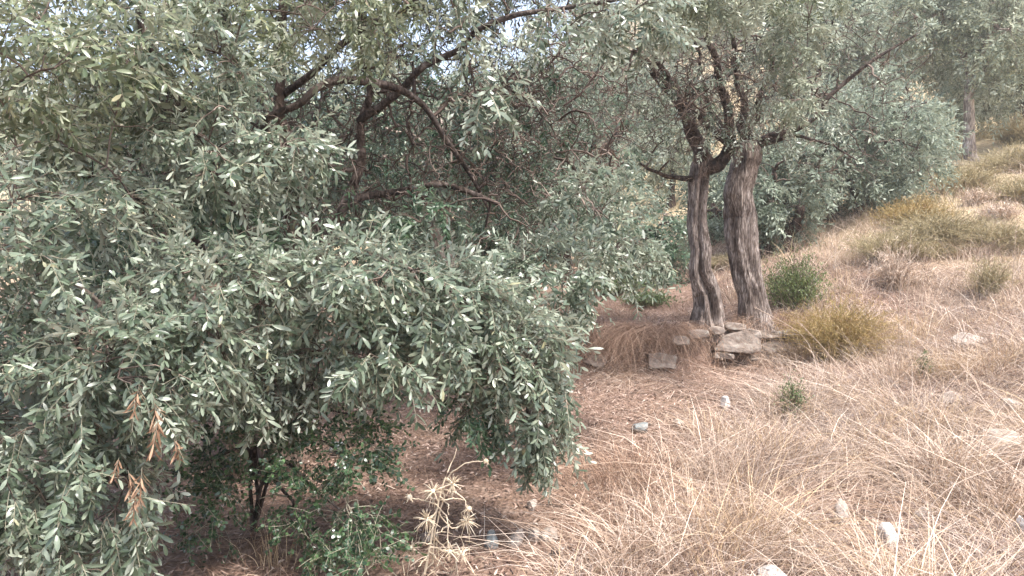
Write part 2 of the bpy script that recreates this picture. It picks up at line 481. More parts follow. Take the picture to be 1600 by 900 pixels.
class Tree:
    def __init__(self, name, base, label, cat='tree', group=None, seed=1):
        self.root = empty(name, [float(q) for q in base], label, cat, group)
        self.base = np.array(base, float)
        self.r = np.random.default_rng(seed); self.nseg = 5
        self.nodes, self.rad = np.zeros((0, 3)), np.zeros(0)
        self.tw_p, self.tw_r = [], []
        self.sp = []                                          # (pos, rot, scale, which, set, material)

    def addnodes(self, p, r):
        self.nodes = np.vstack([self.nodes, p]); self.rad = np.concatenate([self.rad, r])

    def trunk(self, pts, m, name='trunk', sides=40, rings=90, flute=0.10, grooves=(), knots=0, gnarl=0.04, twist=1.0, rough=0.03, label=None, ridge=0.6, flare=0.0):
        """pts: (x, y, z, radius) control points; grooves: (angle0, angle1, width, depth) slits running up the trunk"""
        p = smooth_path(pts, rings)
        c, rad = p[:, :3].copy(), p[:, 3]
        r = self.r
        s = np.linspace(0, 1, rings)
        L = np.linalg.norm(np.diff(c, axis=0), axis=1).sum()
        wob = gnarl * L
        for a in range(2):
            c[:, a] += wob * np.interp(s, np.linspace(0, 1, 11), np.concatenate([[0], r.normal(0, .35, 10)]))
        T = norm(np.gradient(c, axis=0))
        U = norm(np.cross(T, np.array([0, 1.0, 0.02]))); V = np.cross(T, U)
        th = np.arange(sides) / sides * 2 * np.pi
        TH, S = np.meshgrid(th, s)
        R = np.ones_like(TH)
        for k in (2, 3, 5, 8):
            ph = r.uniform(0, 6.28)
            tw = twist * r.normal(0, 2.0) + 1.2 * np.sin(S * r.uniform(3, 7) + ph)
            R += flute * (1.6 / k) * np.sin(k * TH + tw + ph) * (0.55 + 0.45 * np.sin(S * r.uniform(4, 9) + ph))
        for k, am in ((6, .05), (11, .05), (17, .03)):
            wp = r.uniform(0, 6.28) + twist * (1.5 * np.sin(S * r.uniform(4, 9) + r.uniform(0, 6)) + S * r.normal(0, 1.5))
            R += ridge * am * (1 - 1.6 * np.abs(np.sin(k * TH / 2 + wp)) ** .6) * (.6 + .4 * np.sin(S * r.uniform(8, 20) + TH * 2))
        nx, ny = np.cos(TH) * 1.6, np.sin(TH) * 1.6
        R += rough * (fbm(nx * 2.2 + S * 2.0, ny * 2.2 + S * L * 2.6, int(r.integers(1000)), 3)) * 2.0
        for (a0, a1, wd, dp) in grooves:
            ang = a0 + (a1 - a0) * S + 0.25 * np.sin(S * 9 + a0)
            dlt = (TH - ang + np.pi) % (2 * np.pi) - np.pi
            env = sst(0, .08, S) * sst(.97, .8, S) * (0.6 + 0.4 * np.sin(S * 14 + a0 * 3))
            R -= dp * np.exp(-(dlt / wd) ** 2) * env
            R += dp * 0.35 * np.exp(-((np.abs(dlt) - wd * 1.9) / (wd * .8)) ** 2) * env
        for _ in range(knots):
            a, q = r.uniform(0, 6.28), r.uniform(.1, .95)
            dlt = (TH - a + np.pi) % (2 * np.pi) - np.pi
            R += r.uniform(.08, .22) * np.exp(-(dlt / .3) ** 2 - ((S - q) / .035) ** 2)
        qx, qy, qz = np.cos(TH) * 2.6, np.sin(TH) * 2.6, S * L * 1.5
        f1 = fbm(qx + qz * .5, qy + qz * .8, int(r.integers(1000)), 3); f2 = fbm(qx * 2.3 + qz * 1.2, qy * 2.3 - qz * 1.6, int(r.integers(1000)), 3)
        R += ridge * (.10 * (np.sqrt(np.abs(f1)) - .5) + .05 * (np.sqrt(np.abs(f2)) - .5))
        if flare: R *= 1 + flare * np.exp(-S / .045) * (.75 + .5 * np.cos(5 * TH + 1.0) + .25 * np.cos(3 * TH))
        R = R * rad[:, None]
        v = c[:, None] + U[:, None] * (np.cos(TH) * R)[..., None] + V[:, None] * (np.sin(TH) * R)[..., None]
        i = np.arange(rings - 1)[:, None]; j = np.arange(sides)[None]
        a0 = i * sides + j; b0 = i * sides + (j + 1) % sides
        t = np.stack([np.stack([a0, b0, a0 + sides], -1), np.stack([b0, b0 + sides, a0 + sides], -1)], 2).reshape(-1, 3)
        v = np.vstack([v.reshape(-1, 3), c[-1:] + T[-1:] * rad[-1] * .5])
        tip = len(v) - 1
        cap = [((rings - 1) * sides + k, (rings - 1) * sides + (k + 1) % sides, tip) for k in range(sides)]
        MB().add(v, np.vstack([t, cap])).build(name, m, self.root, self.base, label=label)
        k = slice(rings // 3, None, 3)
        self.addnodes(c[k], rad[k])

    def limb(self, pts, m, name='limb', gnarl=0.045, sides=12, label=None, flute=0.07):
        """pts: (x, y, z, r)"""
        self.trunk(pts, m, name, sides, max(18, 10 * len(pts)), flute, (), 1, gnarl, 0.6, 0.05, label)

    def grow(self, T, r0, r1, keep, arch=0.12, wob=0.06, n=None):
        """connect each target to the nearest wood by a wavering branch"""
        r = self.r; n = n or self.nseg
        T = T[np.argsort(np.min(np.linalg.norm(T[:, None] - self.nodes[None, ::max(1, len(self.nodes) // 200)], axis=2), axis=1))]
        out = []
        for q in T:
            d = np.linalg.norm(self.nodes - q, axis=1) + 0.25 * np.maximum(0, self.nodes[:, 2] - q[2] - 0.3) * 0
            i = int(np.argmin(d))
            a = self.nodes[i]; L = d[i]
            s = np.linspace(0, 1, n)[:, None]
            c = a + (q - a) * s
            c[:, 2] += arch * L * np.sin(np.pi * s[:, 0])
            w = np.cumsum(r.normal(0, 1, (n, 3)), 0); w = w - w[0] - (w[-1] - w[0]) * s
            c = c + w * wob * L / n * 2.2
            ra = max(min(r0, self.rad[i] * 0.8), r1)
            R = ra + (min(r1, ra) - ra) * s[:, 0]
            self.tw_p.append(c); self.tw_r.append(R)
            out.append(c)
            if keep:
                self.addnodes(c[2:], R[2:])
        return np.array(out)

    def clump(self, c, rad, n1, n2, ns, tset, m, scale=1.0, droop=0.4, shell=0.25, r1=(0.012, 0.004), r2=(0.0035, 0.0014), out=0.5, arch=0.12, bare=0.0):
        """a mass of foliage: n1 branches, n2 twigs off them, ns sprigs on each twig"""
        r = self.r
        c = np.asarray(c, float); rad = np.asarray(rad, float)
        def pts(n, k):
            d = norm(r.normal(0, 1, (n, 3)))
            return c + d * rad * (r.random((n, 1)) ** k)
        if n1: self.grow(pts(n1, .45) * 1.0, *r1, True, arch)
        tw = self.grow(pts(n2, shell), *r2, False, arch, 0.09)
        if ns <= 0: return
        k = max(1, int(round(len(tw) * (1 - bare))))
        tw = tw[r.permutation(len(tw))[:k]]
        N = len(tw)
        t = np.concatenate([np.full((N, 1), 1.0), r.uniform(.3, 1.0, (N, max(ns - 1, 0)))], 1)
        f = t * (tw.shape[1] - 1); i = np.minimum(f.astype(int), tw.shape[1] - 2); fr = (f - i)[..., None]
        rows = np.arange(N)[:, None]
        pos = tw[rows, i] * (1 - fr) + tw[rows, i + 1] * fr
        tan = norm(tw[rows, i + 1] - tw[rows, i])
        outw = norm((pos - c) / rad)
        d = tan * .55 + r.normal(0, .45, pos.shape) + outw * out
        d[..., 2] -= droop
        d = norm(d).reshape(-1, 3); pos = pos.reshape(-1, 3)
        up = np.array([0, 0, 1.0]) * 0.8 + outw.reshape(-1, 3) * 0.6 + r.normal(0, .5, pos.shape)
        nt_ = {'hi': len(SPRIG_HI), 'mid': len(SPRIG_MID), 'low': len(SPRIG_LOW), 'gloss': len(SPRIG_GLOSS)}[tset]
        self.sp.append((pos, rot_from(d, up), r.uniform(.65, 1.3, len(pos)) * scale, r.integers(0, nt_, len(pos)), tset, m))

    def tangle(self, c, rad, n, r0=.007, r1=.0026):
        """a thicket of crooked bare twigs, each growing from the one before"""
        r = self.r
        c = np.asarray(c, float); rad = np.asarray(rad, float)
        def pts(k):
            return c + norm(r.normal(0, 1, (k, 3))) * rad * (r.random((k, 1)) ** .42)
        self.grow(pts(max(3, n // 40)), r0 * 2.2, r0 * 1.1, True, .05, .14)
        self.grow(pts(max(4, n // 8)), r0 * 1.2, r1 * 1.5, True, .05, .16)
        self.grow(pts(n), r1 * 1.5, r1 * .75, True, .03, .18)

    def finish(self, nparts=0, twig='twig', k=3):
        if self.tw_p:
            n = self.tw_p[0].shape[0]
            v, t = tubes(np.array(self.tw_p), np.array(self.tw_r), k)
            MB().add(v, t).build('twigs', M[twig], self.root, self.base, kind='stuff')
        sets = {'hi': SPRIG_HI, 'mid': SPRIG_MID, 'low': SPRIG_LOW, 'gloss': SPRIG_GLOSS}
        # the sprigs that show largest are parts of their own
        cand = []
        for gi, (pos, Rm, s, w_, ts, m) in enumerate(self.sp):
            if nparts <= 0: break
            px = pos[:, 0] / pos[:, 1] * FPX + 800; py = 450 - (pos[:, 2] - CAMZ) / pos[:, 1] * FPX
            vis = (px > 0) & (px < 1600) & (py > 0) & (py < 900)
            size = np.where(vis, s / pos[:, 1], 0)
            cand += [(-z, gi, i) for i, z in enumerate(size) if z > 0]
        cand.sort()
        pick = {}
        for _, gi, i in cand[:nparts]:
            pick.setdefault(gi, []).append(i)
        fol = {}
        for gi, (pos, Rm, s, w_, ts, m) in enumerate(self.sp):
            take = np.zeros(len(pos), bool); take[pick.get(gi, [])] = True
            for i in np.nonzero(take)[0]:
                o = bpy.data.objects.new('sprig', sprig_mesh('hi' if ts == 'mid' else ts, SPRIG_HI if ts == 'mid' else sets[ts], int(w_[i]), M[m], M['twig_pale']))
                COL.objects.link(o); o.parent = self.root
                mw = np.eye(4); mw[:3, :3] = Rm[i] * s[i]; mw[:3, 3] = pos[i] - self.base
                o.matrix_local = Matrix(mw.tolist())
            q = ~take
            if not q.any(): continue
            key = m
            a = fol.setdefault(key, (MB(), MB()))
            for part in ((0,) if ts == 'mid' else (0, 1)):
                mb = stamp(SPRIG_MID if ts == 'hi' else sets[ts], w_[q], pos[q], Rm[q], s[q], part)
                if mb.v: a[part].add(*mb.arrays())
        for key, (lv, st) in fol.items():
            lv.build('foliage', M[key], self.root, self.base, kind='stuff')
            if st.v: st.build('shoots', M['twig_pale'], self.root, self.base, kind='stuff')
        return self

def W(px, py, d, r):
    return (*P(px, py, d), r)

def ell(px, py, d, rx, ry, rd):
    return P(px, py, d), (rx / FPX * d, rd, ry / FPX * d)

# ------------------------------------------------------------------ the big olive in front, left
bx, by = -1.42, 4.25
A = Tree('olive_tree', (bx, by, float(H(bx, by))), 'large old olive tree with low drooping grey-green boughs and hollow dark trunk', seed=11)
zb = float(H(bx, by))
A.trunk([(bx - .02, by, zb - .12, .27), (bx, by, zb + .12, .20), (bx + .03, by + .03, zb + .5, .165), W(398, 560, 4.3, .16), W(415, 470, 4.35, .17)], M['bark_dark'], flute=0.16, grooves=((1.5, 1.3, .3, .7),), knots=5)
BD = M['bark_limb']
def thin(pts, k=.46): return [(q[0], q[1], q[2], q[3] * k) for q in pts]
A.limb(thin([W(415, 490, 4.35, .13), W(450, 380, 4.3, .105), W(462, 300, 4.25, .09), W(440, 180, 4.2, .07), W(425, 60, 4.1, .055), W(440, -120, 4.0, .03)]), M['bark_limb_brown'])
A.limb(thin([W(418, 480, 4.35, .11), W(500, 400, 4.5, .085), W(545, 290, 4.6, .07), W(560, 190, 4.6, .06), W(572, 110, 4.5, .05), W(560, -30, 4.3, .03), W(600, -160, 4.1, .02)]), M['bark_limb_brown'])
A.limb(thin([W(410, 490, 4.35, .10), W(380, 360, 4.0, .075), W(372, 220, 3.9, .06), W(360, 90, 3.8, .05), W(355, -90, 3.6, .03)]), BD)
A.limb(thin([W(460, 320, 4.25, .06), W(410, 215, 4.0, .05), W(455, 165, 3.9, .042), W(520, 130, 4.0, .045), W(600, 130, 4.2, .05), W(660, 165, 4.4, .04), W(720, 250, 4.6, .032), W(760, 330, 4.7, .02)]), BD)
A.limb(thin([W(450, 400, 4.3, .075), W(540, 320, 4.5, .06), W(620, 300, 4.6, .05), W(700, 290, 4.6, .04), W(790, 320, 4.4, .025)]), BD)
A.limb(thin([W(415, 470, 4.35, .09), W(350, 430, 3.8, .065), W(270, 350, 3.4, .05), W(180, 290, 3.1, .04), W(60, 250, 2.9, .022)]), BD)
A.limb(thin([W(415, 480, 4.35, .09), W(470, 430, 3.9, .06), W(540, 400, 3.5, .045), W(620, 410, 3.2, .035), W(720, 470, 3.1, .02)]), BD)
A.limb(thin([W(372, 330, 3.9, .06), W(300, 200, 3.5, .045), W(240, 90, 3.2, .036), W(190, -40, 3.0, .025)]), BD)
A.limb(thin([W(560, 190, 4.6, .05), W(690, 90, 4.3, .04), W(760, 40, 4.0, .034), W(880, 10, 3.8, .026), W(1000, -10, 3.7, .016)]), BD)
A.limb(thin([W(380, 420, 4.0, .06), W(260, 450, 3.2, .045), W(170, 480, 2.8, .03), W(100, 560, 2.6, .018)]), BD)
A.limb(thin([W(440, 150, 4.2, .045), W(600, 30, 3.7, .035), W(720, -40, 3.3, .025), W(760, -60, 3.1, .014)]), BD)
# masses of foliage, near to far
def cl(c, rad, n1, n2, *a, **k):
    A.clump(c, rad, n1, int(n2 * 1.5), *a, **k)
cl(*ell(90, 400, 2.75, 180, 190, .35), 12, 80, 4, 'hi', 'olive')
cl(*ell(60, 620, 2.6, 150, 120, .3), 8, 55, 4, 'hi', 'olive', droop=.7)
cl(*ell(130, 800, 2.5, 120, 130, .25), 8, 46, 4, 'hi', 'olive', droop=.9)
cl(*ell(30, 760, 2.5, 90, 110, .25), 6, 34, 4, 'hi', 'olive', droop=.8)
cl(*ell(240, 570, 2.6, 120, 100, .25), 8, 46, 4, 'hi', 'olive', droop=.7)
cl(*ell(330, 470, 2.8, 110, 100, .3), 8, 50, 4, 'hi', 'olive')
cl(*ell(550, 450, 3.05, 140, 60, .3), 12, 70, 4, 'hi', 'olive', out=.7, droop=.35)
cl(*ell(690, 480, 3.15, 120, 70, .3), 10, 65, 4, 'hi', 'olive', out=.7, droop=.4)
cl(*ell(590, 540, 3.0, 170, 60, .25), 8, 55, 4, 'hi', 'olive', droop=.8)
cl(*ell(800, 550, 3.2, 80, 75, .25), 8, 50, 4, 'hi', 'olive', droop=.8)
cl(*ell(850, 640, 3.25, 50, 80, .15), 5, 26, 4, 'hi', 'olive', droop=1.0)
cl(*ell(740, 640, 3.2, 50, 50, .15), 4, 12, 4, 'hi', 'olive_dark_shaded', droop=1.0)
cl(*ell(430, 590, 2.9, 60, 50, .2), 4, 20, 4, 'hi', 'olive', droop=.9)
cl(*ell(100, 110, 2.9, 190, 130, .45), 12, 80, 4, 'hi', 'olive_sun')
cl(*ell(280, 110, 3.2, 110, 140, .4), 10, 50, 4, 'hi', 'olive')
cl(*ell(340, 240, 3.1, 100, 80, .3), 8, 30, 4, 'hi', 'olive', droop=.6)
cl(*ell(450, 245, 3.2, 80, 60, .2), 5, 14, 4, 'hi', 'olive', droop=.9)
cl(*ell(480, 30, 3.5, 170, 80, .4), 9, 50, 4, 'mid', 'olive_sun', droop=.5)
cl(*ell(715, 30, 2.95, 45, 80, .12), 5, 7, 3, 'hi', 'olive', droop=1.6)
cl(*ell(760, 155, 2.95, 60, 25, .1), 2, 5, 3, 'hi', 'olive', droop=.9)
cl(*ell(880, 50, 3.5, 80, 50, .2), 5, 8, 3, 'hi', 'olive', droop=1.0)
cl(*ell(980, 30, 3.6, 80, 60, .25), 6, 20, 4, 'hi', 'olive', droop=.8)
cl(*ell(680, 335, 4.2, 90, 25, .3), 5, 12, 4, 'mid', 'olive_dark_shaded', droop=.7)
A.tangle(*ell(640, 190, 4.9, 260, 180, .6), 3000, .008, .003)
A.tangle(*ell(850, 180, 4.9, 150, 200, .6), 2200, .008, .003)
A.tangle(*ell(480, 300, 4.5, 170, 150, .5), 400)
A.tangle(*ell(760, 340, 4.6, 170, 90, .5), 350)
A.tangle(*ell(250, 250, 3.6, 250, 200, .5), 500, .006, .002)
cl(*ell(130, -40, 3.4, 260, 90, .4), 8, 70, 4, 'mid', 'olive_sun')
cl(*ell(420, -30, 4.2, 260, 90, .4), 8, 80, 4, 'mid', 'olive_sun')
cl(*ell(650, -40, 4.8, 260, 80, .4), 8, 80, 4, 'mid', 'olive')
A.tangle(*ell(700, 0, 4.5, 320, 80, .6), 500)
cl(*ell(640, 170, 5.2, 240, 150, .4), 8, 70, 1, 'mid', 'olive_dark_shaded', droop=.8, bare=.3)
cl(*ell(860, 200, 5.2, 140, 170, .4), 8, 80, 1, 'mid', 'olive_dark_shaded', droop=.8, bare=.2)
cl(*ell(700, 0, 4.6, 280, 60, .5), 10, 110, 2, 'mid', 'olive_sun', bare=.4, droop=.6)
cl(*ell(640, 200, 5.6, 260, 150, .35), 10, 150, 2, 'low', 'olive_dark_shaded', droop=.6, scale=.85)  # darker leaf colour deepens the shaded inside of the crown
cl(*ell(860, 230, 5.7, 130, 150, .35), 8, 90, 2, 'low', 'olive_dark_shaded', droop=.6, scale=.85)
cl(*ell(440, 300, 5.4, 170, 110, .35), 8, 90, 2, 'low', 'olive_dark_shaded', droop=.6, scale=.85)
# the crown goes on above the picture and shades what is under it
cl(*ell(300, -330, 4.0, 480, 220, 1.0), 22, 190, 3, 'low', 'olive', scale=1.2)
cl(*ell(760, -330, 4.6, 380, 190, 1.0), 18, 150, 3, 'low', 'olive', scale=1.2)
cl(*ell(560, -200, 5.4, 420, 160, .7), 14, 130, 3, 'low', 'olive', scale=1.2)
cl(*ell(850, 440, 3.9, 90, 80, .4), 8, 48, 4, 'mid', 'olive', droop=.7)
cl(*ell(930, 340, 4.4, 80, 90, .4), 8, 50, 3, 'mid', 'olive', droop=.7)
cl(*ell(990, 400, 4.6, 50, 50, .3), 4, 18, 4, 'mid', 'olive', droop=.8)
cl(*ell(230, 330, 3.7, 200, 130, .5), 10, 60, 3, 'mid', 'olive_dark_shaded')
cl(*ell(200, 560, 3.4, 200, 110, .4), 8, 55, 3, 'mid', 'olive_dark_shaded', droop=.6)
cl(*ell(480, 310, 4.6, 150, 130, .5), 14, 260, 1, 'mid', 'olive_dark_shaded', bare=.8, r2=(.005, .002))
A.finish(300, 'twig')
# withered sprigs hanging on the left
rr = np.random.default_rng(5)
for (px, py, q) in ((218, 600, 1.0), (240, 625, 1.1), (247, 655, 1.1), (272, 685, .9), (186, 715, .7), (200, 735, 1.0), (222, 730, 1.1), (212, 770, .9)):
    p = P(px, py, 2.28)
    k = int(rr.integers(3))
    o = bpy.data.objects.new('withered_sprig', sprig_mesh('dead', SPRIG_DEAD, k, M['dead'], M['twig_pale']))
    COL.objects.link(o); o.parent = A.root; o['label'] = 'withered brown sprig'
    d = norm(np.array([rr.normal(0, .15), rr.normal(0, .15), -1.0]))
    Rm = rot_from(d[None], np.array([[0.3, -1, 0]]))[0]
    mw = np.eye(4); mw[:3, :3] = Rm * q; mw[:3, 3] = p - A.base
    o.matrix_local = Matrix(mw.tolist())

# ------------------------------------------------------------------ the two old trunks on the terrace
def gz(p, dz=0.0):
    return float(H(p[0], p[1])) + dz
B1 = P(1105, 500, 7.3); B1[2] = gz(B1)
B = Tree('olive_tree', B1, 'thinner of two old olive trunks behind the stone wall, split by a deep dark groove', group='pair of old olive trees on the terrace', seed=21)
B.trunk([(B1[0] - .01, B1[1], B1[2] - .1, .19), W(1104, 478, 7.3, 0.132), W(1097, 430, 7.3, 0.107), W(1090, 380, 7.3, 0.099), W(1092, 320, 7.3, 0.092), W(1096, 275, 7.3, 0.099), W(1100, 252, 7.3, 0.088), W(1103, 236, 7.3, 0.048)],
        M['bark'], sides=100, rings=170, flare=.25, flute=0.15, grooves=((1.75, 1.30, .24, .65), (0.9, 2.3, .2, .35), (2.6, 2.1, .16, .35)), knots=10, gnarl=.022, ridge=1.6, rough=.05)
B.limb([W(1098, 250, 7.3, .09), W(1085, 215, 7.2, .07), W(1060, 165, 7.0, .055), W(1030, 120, 6.8, .04), W(990, 80, 6.5, .022)], M['bark_limb'])
B.limb([W(1105, 262, 7.3, .08), W(1130, 250, 7.25, .065), W(1140, 200, 7.1, .05), W(1120, 110, 6.8, .035), W(1100, 20, 6.4, .02)], M['bark_limb'])
B.limb([W(1085, 280, 7.3, .03), W(1040, 275, 7.2, .02), W(1000, 255, 7.0, .012)], M['bark_limb'])
B2 = P(1182, 492, 7.5); B2[2] = gz(B2)
C = Tree('olive_tree', B2, 'thicker leaning old olive trunk behind the stone wall, with a knobbly pollarded head', group='pair of old olive trees on the terrace', seed=22)
C.trunk([(B2[0] + .02, B2[1], B2[2] - .1, .20), W(1180, 470, 7.5, 0.138), W(1172, 430, 7.5, 0.143), W(1161, 370, 7.5, 0.152), W(1156, 310, 7.5, 0.145), W(1160, 265, 7.5, 0.147), W(1165, 240, 7.5, 0.158), W(1168, 224, 7.5, 0.092)],
        M['bark'], sides=100, rings=170, flare=.25, flute=0.10, grooves=((.9, .7, .2, .22), (2.6, 2.2, .16, .16), (1.9, 2.3, .10, .12)), knots=16, gnarl=.02, ridge=1.2, rough=.05)
for pts in ([W(1158, 235, 7.5, .12), W(1120, 205, 7.4, .10), W(1085, 175, 7.2, .08), W(1045, 130, 6.9, .06), W(1000, 60, 6.5, .035)],
            [W(1165, 230, 7.5, .12), W(1160, 170, 7.3, .07), W(1150, 90, 7.0, .05), W(1160, -10, 6.6, .03)],
            [W(1175, 232, 7.5, .11), W(1200, 215, 7.4, .075), W(1260, 195, 7.2, .05), W(1300, 150, 7.1, .045), W(1360, 100, 7.0, .035), W(1440, 50, 6.9, .018)],
            [W(1180, 230, 7.5, .09), W(1215, 205, 7.6, .05), W(1240, 150, 7.5, .04), W(1280, 120, 7.3, .03), W(1300, 20, 7.1, .018)],
            [W(1185, 228, 7.5, .07), W(1240, 212, 7.3, .035), W(1290, 225, 7.1, .022), W(1340, 250, 6.9, .012)],
            [W(1172, 225, 7.5, .09), W(1190, 150, 7.2, .045), W(1220, 70, 6.8, .03), W(1240, -20, 6.3, .018)],
            [W(1150, 232, 7.5, .07), W(1110, 165, 7.5, .05), W(1090, 90, 7.3, .035), W(1070, 10, 7.0, .02)]):
    C.limb(thin(pts, .5), M['bark_limb'], gnarl=.05)
B.tangle(*ell(1030, 140, 6.5, 100, 110, .6), 900, .008, .0032)
B.tangle(*ell(1080, 225, 7.1, 70, 70, .4), 220)
B.clump(*ell(1040, 130, 6.6, 90, 110, .5), 8, 60, 1, 'mid', 'olive', bare=.4)
B.clump(*ell(1010, 5, 5.6, 110, 55, .5), 10, 60, 4, 'mid', 'olive_sun', droop=.6)
B.clump(*ell(1110, -5, 5.4, 110, 36, .3), 10, 60, 4, 'mid', 'olive_glare_pale', droop=.6)
B.clump(*ell(1010, 200, 6.6, 50, 50, .4), 6, 20, 3, 'mid', 'olive', droop=.8)
B.clump(*ell(1060, -240, 6.6, 200, 170, .9), 14, 110, 3, 'low', 'olive', scale=1.2)
B.finish(160, 'twig')
C.tangle(*ell(1130, 120, 6.9, 120, 95, .6), 1900, .008, .0034)
C.tangle(*ell(1200, 140, 6.9, 100, 80, .5), 900, .008, .0032)
C.tangle(*ell(1165, 205, 7.3, 80, 40, .4), 420, .007, .003)
C.clump(*ell(1120, 150, 6.6, 110, 80, .5), 8, 110, 2, 'low', 'olive', scale=.7, droop=.9, bare=.35)
C.clump(*ell(1230, 190, 7.0, 100, 50, .4), 8, 70, 2, 'low', 'olive', scale=.75, droop=.9, bare=.3)
C.clump(*ell(1240, 70, 6.0, 45, 60, .3), 10, 50, 4, 'mid', 'olive_glare_pale', droop=.8)
C.clump(*ell(1240, 155, 5.8, 26, 40, .25), 5, 16, 4, 'mid', 'olive_glare_pale', droop=1.0)
C.clump(*ell(1200, -10, 6.0, 130, 40, .5), 10, 70, 4, 'mid', 'olive_sun')
C.tangle(*ell(1350, 100, 7.0, 110, 110, .6), 420)
C.tangle(*ell(1310, 245, 7.1, 110, 45, .4), 200, .005)
C.clump(*ell(1340, 60, 7.0, 110, 90, .6), 8, 60, 1, 'low', 'olive_far', bare=.3)
C.clump(*ell(1290, 20, 7.4, 80, 50, .5), 8, 40, 3, 'low', 'olive_far')
C.clump(*ell(1230, -230, 7.2, 240, 160, .9), 14, 110, 3, 'low', 'olive', scale=1.2)
C.finish(160, 'twig')
print('near trees', sum(len(o.data.polygons) for o in sc.objects if o.type == 'MESH'))

# ------------------------------------------------------------------ olives further up the slope
def ground_at(px, d):
    p = P(px, 450, d); p[2] = gz(p); return p

def slope_tree(px, d, top, half, bottom, m, label, seed, bark='bark_dark', tr=0.13, lean=0.0, stems=1, dens=1.0, depth=None, tset='low', scale=1.0, group=None, bare=0.0, leafn=4, nseg=5):
    """an olive whose crown spans photo rows top..bottom and px +- half, d metres away"""
    b = ground_at(px, d)
    t = Tree('olive_tree', b, label, group=group, seed=seed)
    r = t.r; t.nseg = 4
    k = d / FPX
    cz_t = CAMZ - (top - 450) * k; cz_b = CAMZ - (bottom - 450) * k
    hw = half * k; dp = depth or hw * 0.8
    mid = b + np.array([lean, 0, max(0.6, (cz_b - b[2]) + 0.25 * (cz_t - cz_b))])
    for s in range(stems):
        o = np.array([(s - (stems - 1) / 2) * .45 + r.normal(0, .05), r.normal(0, .2) * (stems > 1), 0])
        q = b + o; q[2] = gz(q)
        t.trunk([(*(q - [0, 0, .15]), tr * 1.4), (*(q + (mid - q) * .3 + r.normal(0, .05, 3)), tr), (*(q + (mid - q) * .7 + o * .5 + r.normal(0, .07, 3)), tr * .85), (*(mid + o * 1.2), tr * .75)],
                M[bark], sides=20, rings=50, flute=.12, knots=4, gnarl=.02)
    cc = np.array([b[0] + lean, d, (cz_t + cz_b) / 2]); rd = np.array([hw, dp, (cz_t - cz_b) / 2])
    nl = 7
    for i in range(nl):
        a = 6.28 * i / nl + r.uniform(-.3, .3)
        e = cc + rd * np.array([math.cos(a) * .75, math.sin(a) * .75, r.uniform(-.2, .7)])
        st = mid - np.array([0, 0, .1])
        m1 = st + (e - st) * .5 + np.array([r.normal(0, .12), r.normal(0, .12), .25 * rd[2]])
        t.limb([(*st, tr * .5), (*m1, tr * .32), (*e, tr * .12)], M[bark], gnarl=.05, sides=8)
    for i in range(nseg + 3):
        a = 2.4 * i + r.uniform(-.4, .4); q = math.sqrt((i + .5) / (nseg + 3)) * .72
        c = cc + rd * np.array([math.cos(a) * q, math.sin(a) * q * .8, r.uniform(-.55, .55)])
        t.clump(c, rd * r.uniform(.42, .6, 3), 6, int(21 * dens), leafn, tset, m, scale=scale * 1.22, droop=.4, bare=bare, r1=(.02, .006), r2=(.006, .003))
    return t.finish(0, 'twig')

slope_tree(1215, 11.0, 190, 90, 400, 'olive_far', 'dark shaded olive with slim twin stems, just beyond the pollarded trunk', 31, stems=2, tr=.09, dens=1.6, scale=1.1)
slope_tree(1335, 11.8, 120, 150, 420, 'olive_far', 'broad blue-grey bushy olive reaching to the ground beside the tawny slope', 32, stems=3, tr=.07, dens=2.6, scale=1.1, nseg=7)
slope_tree(1400, 13.5, 60, 75, 300, 'olive_far', 'loose silvery olive rising above the bushy blue-grey one', 33, tr=.11, dens=1.6, scale=1.2)
slope_tree(1020, 10.5, 330, 70, 450, 'olive_dark_shaded', 'low dark green young olive left of the split trunk', 34, tr=.05, dens=1.2)
slope_tree(1120, 12.5, 330, 60, 410, 'olive_far', 'small dark olive bush seen between the two old trunks', 35, tr=.05, dens=1.0)
slope_tree(720, 9.0, 60, 210, 420, 'olive_dark_shaded', 'shaded olive behind the big tree, with a pale curving trunk', 36, bark='bark_pale', tr=.12, dens=1.7, nseg=6, lean=-.3)  # same olive leaves in shade; the darkness is in their colour
slope_tree(480, 9.5, 40, 200, 420, 'olive_dark_shaded', 'dim olive directly behind the forked limbs of the big tree', 37, tr=.12, dens=1.5, nseg=6)
slope_tree(230, 8.5, 30, 200, 430, 'olive_dark_shaded', 'dim olive behind the leafy left bank of the big tree', 38, tr=.12, dens=1.2, nseg=6)
slope_tree(880, 11.5, 130, 150, 420, 'olive_far', 'grey-green olive in the gap between the big tree and the pair of trunks', 39, tr=.11, dens=1.8, nseg=6)
slope_tree(1522, 16.0, -90, 140, 195, 'olive_glare_pale', 'tall hillside olive with a pale straight trunk standing in tawny scrub', 40, bark='bark_pale', tr=.12, dens=2.6, scale=1.5, nseg=8)
slope_tree(1640, 19.0, -60, 120, 215, 'olive_glare_pale', 'grey-green hillside olive right of the pale-trunked one', 41, tr=.14, dens=2.0, scale=1.5)
slope_tree(1390, 20.0, -40, 150, 170, 'olive_glare_pale', 'washed-out pale olive high on the slope left of the pale-trunked one', 42, tr=.14, dens=2.4, scale=1.7, nseg=7)
slope_tree(1425, 15.0, 170, 55, 270, 'olive_far', 'rounded blue-grey olive bush left of the pale hillside trunk', 43, tr=.07, dens=1.6, scale=1.3)

slope_tree(1045, 19.0, 120, 75, 300, 'olive_glare_pale', 'sunlit pale olive glimpsed left of the split trunk', 44, tr=.10, dens=1.3, scale=1.5)
slope_tree(930, 16.0, 60, 150, 330, 'olive_far', 'tall grey-green olive far behind the end of the stone wall', 45, tr=.12, dens=1.6, scale=1.4)

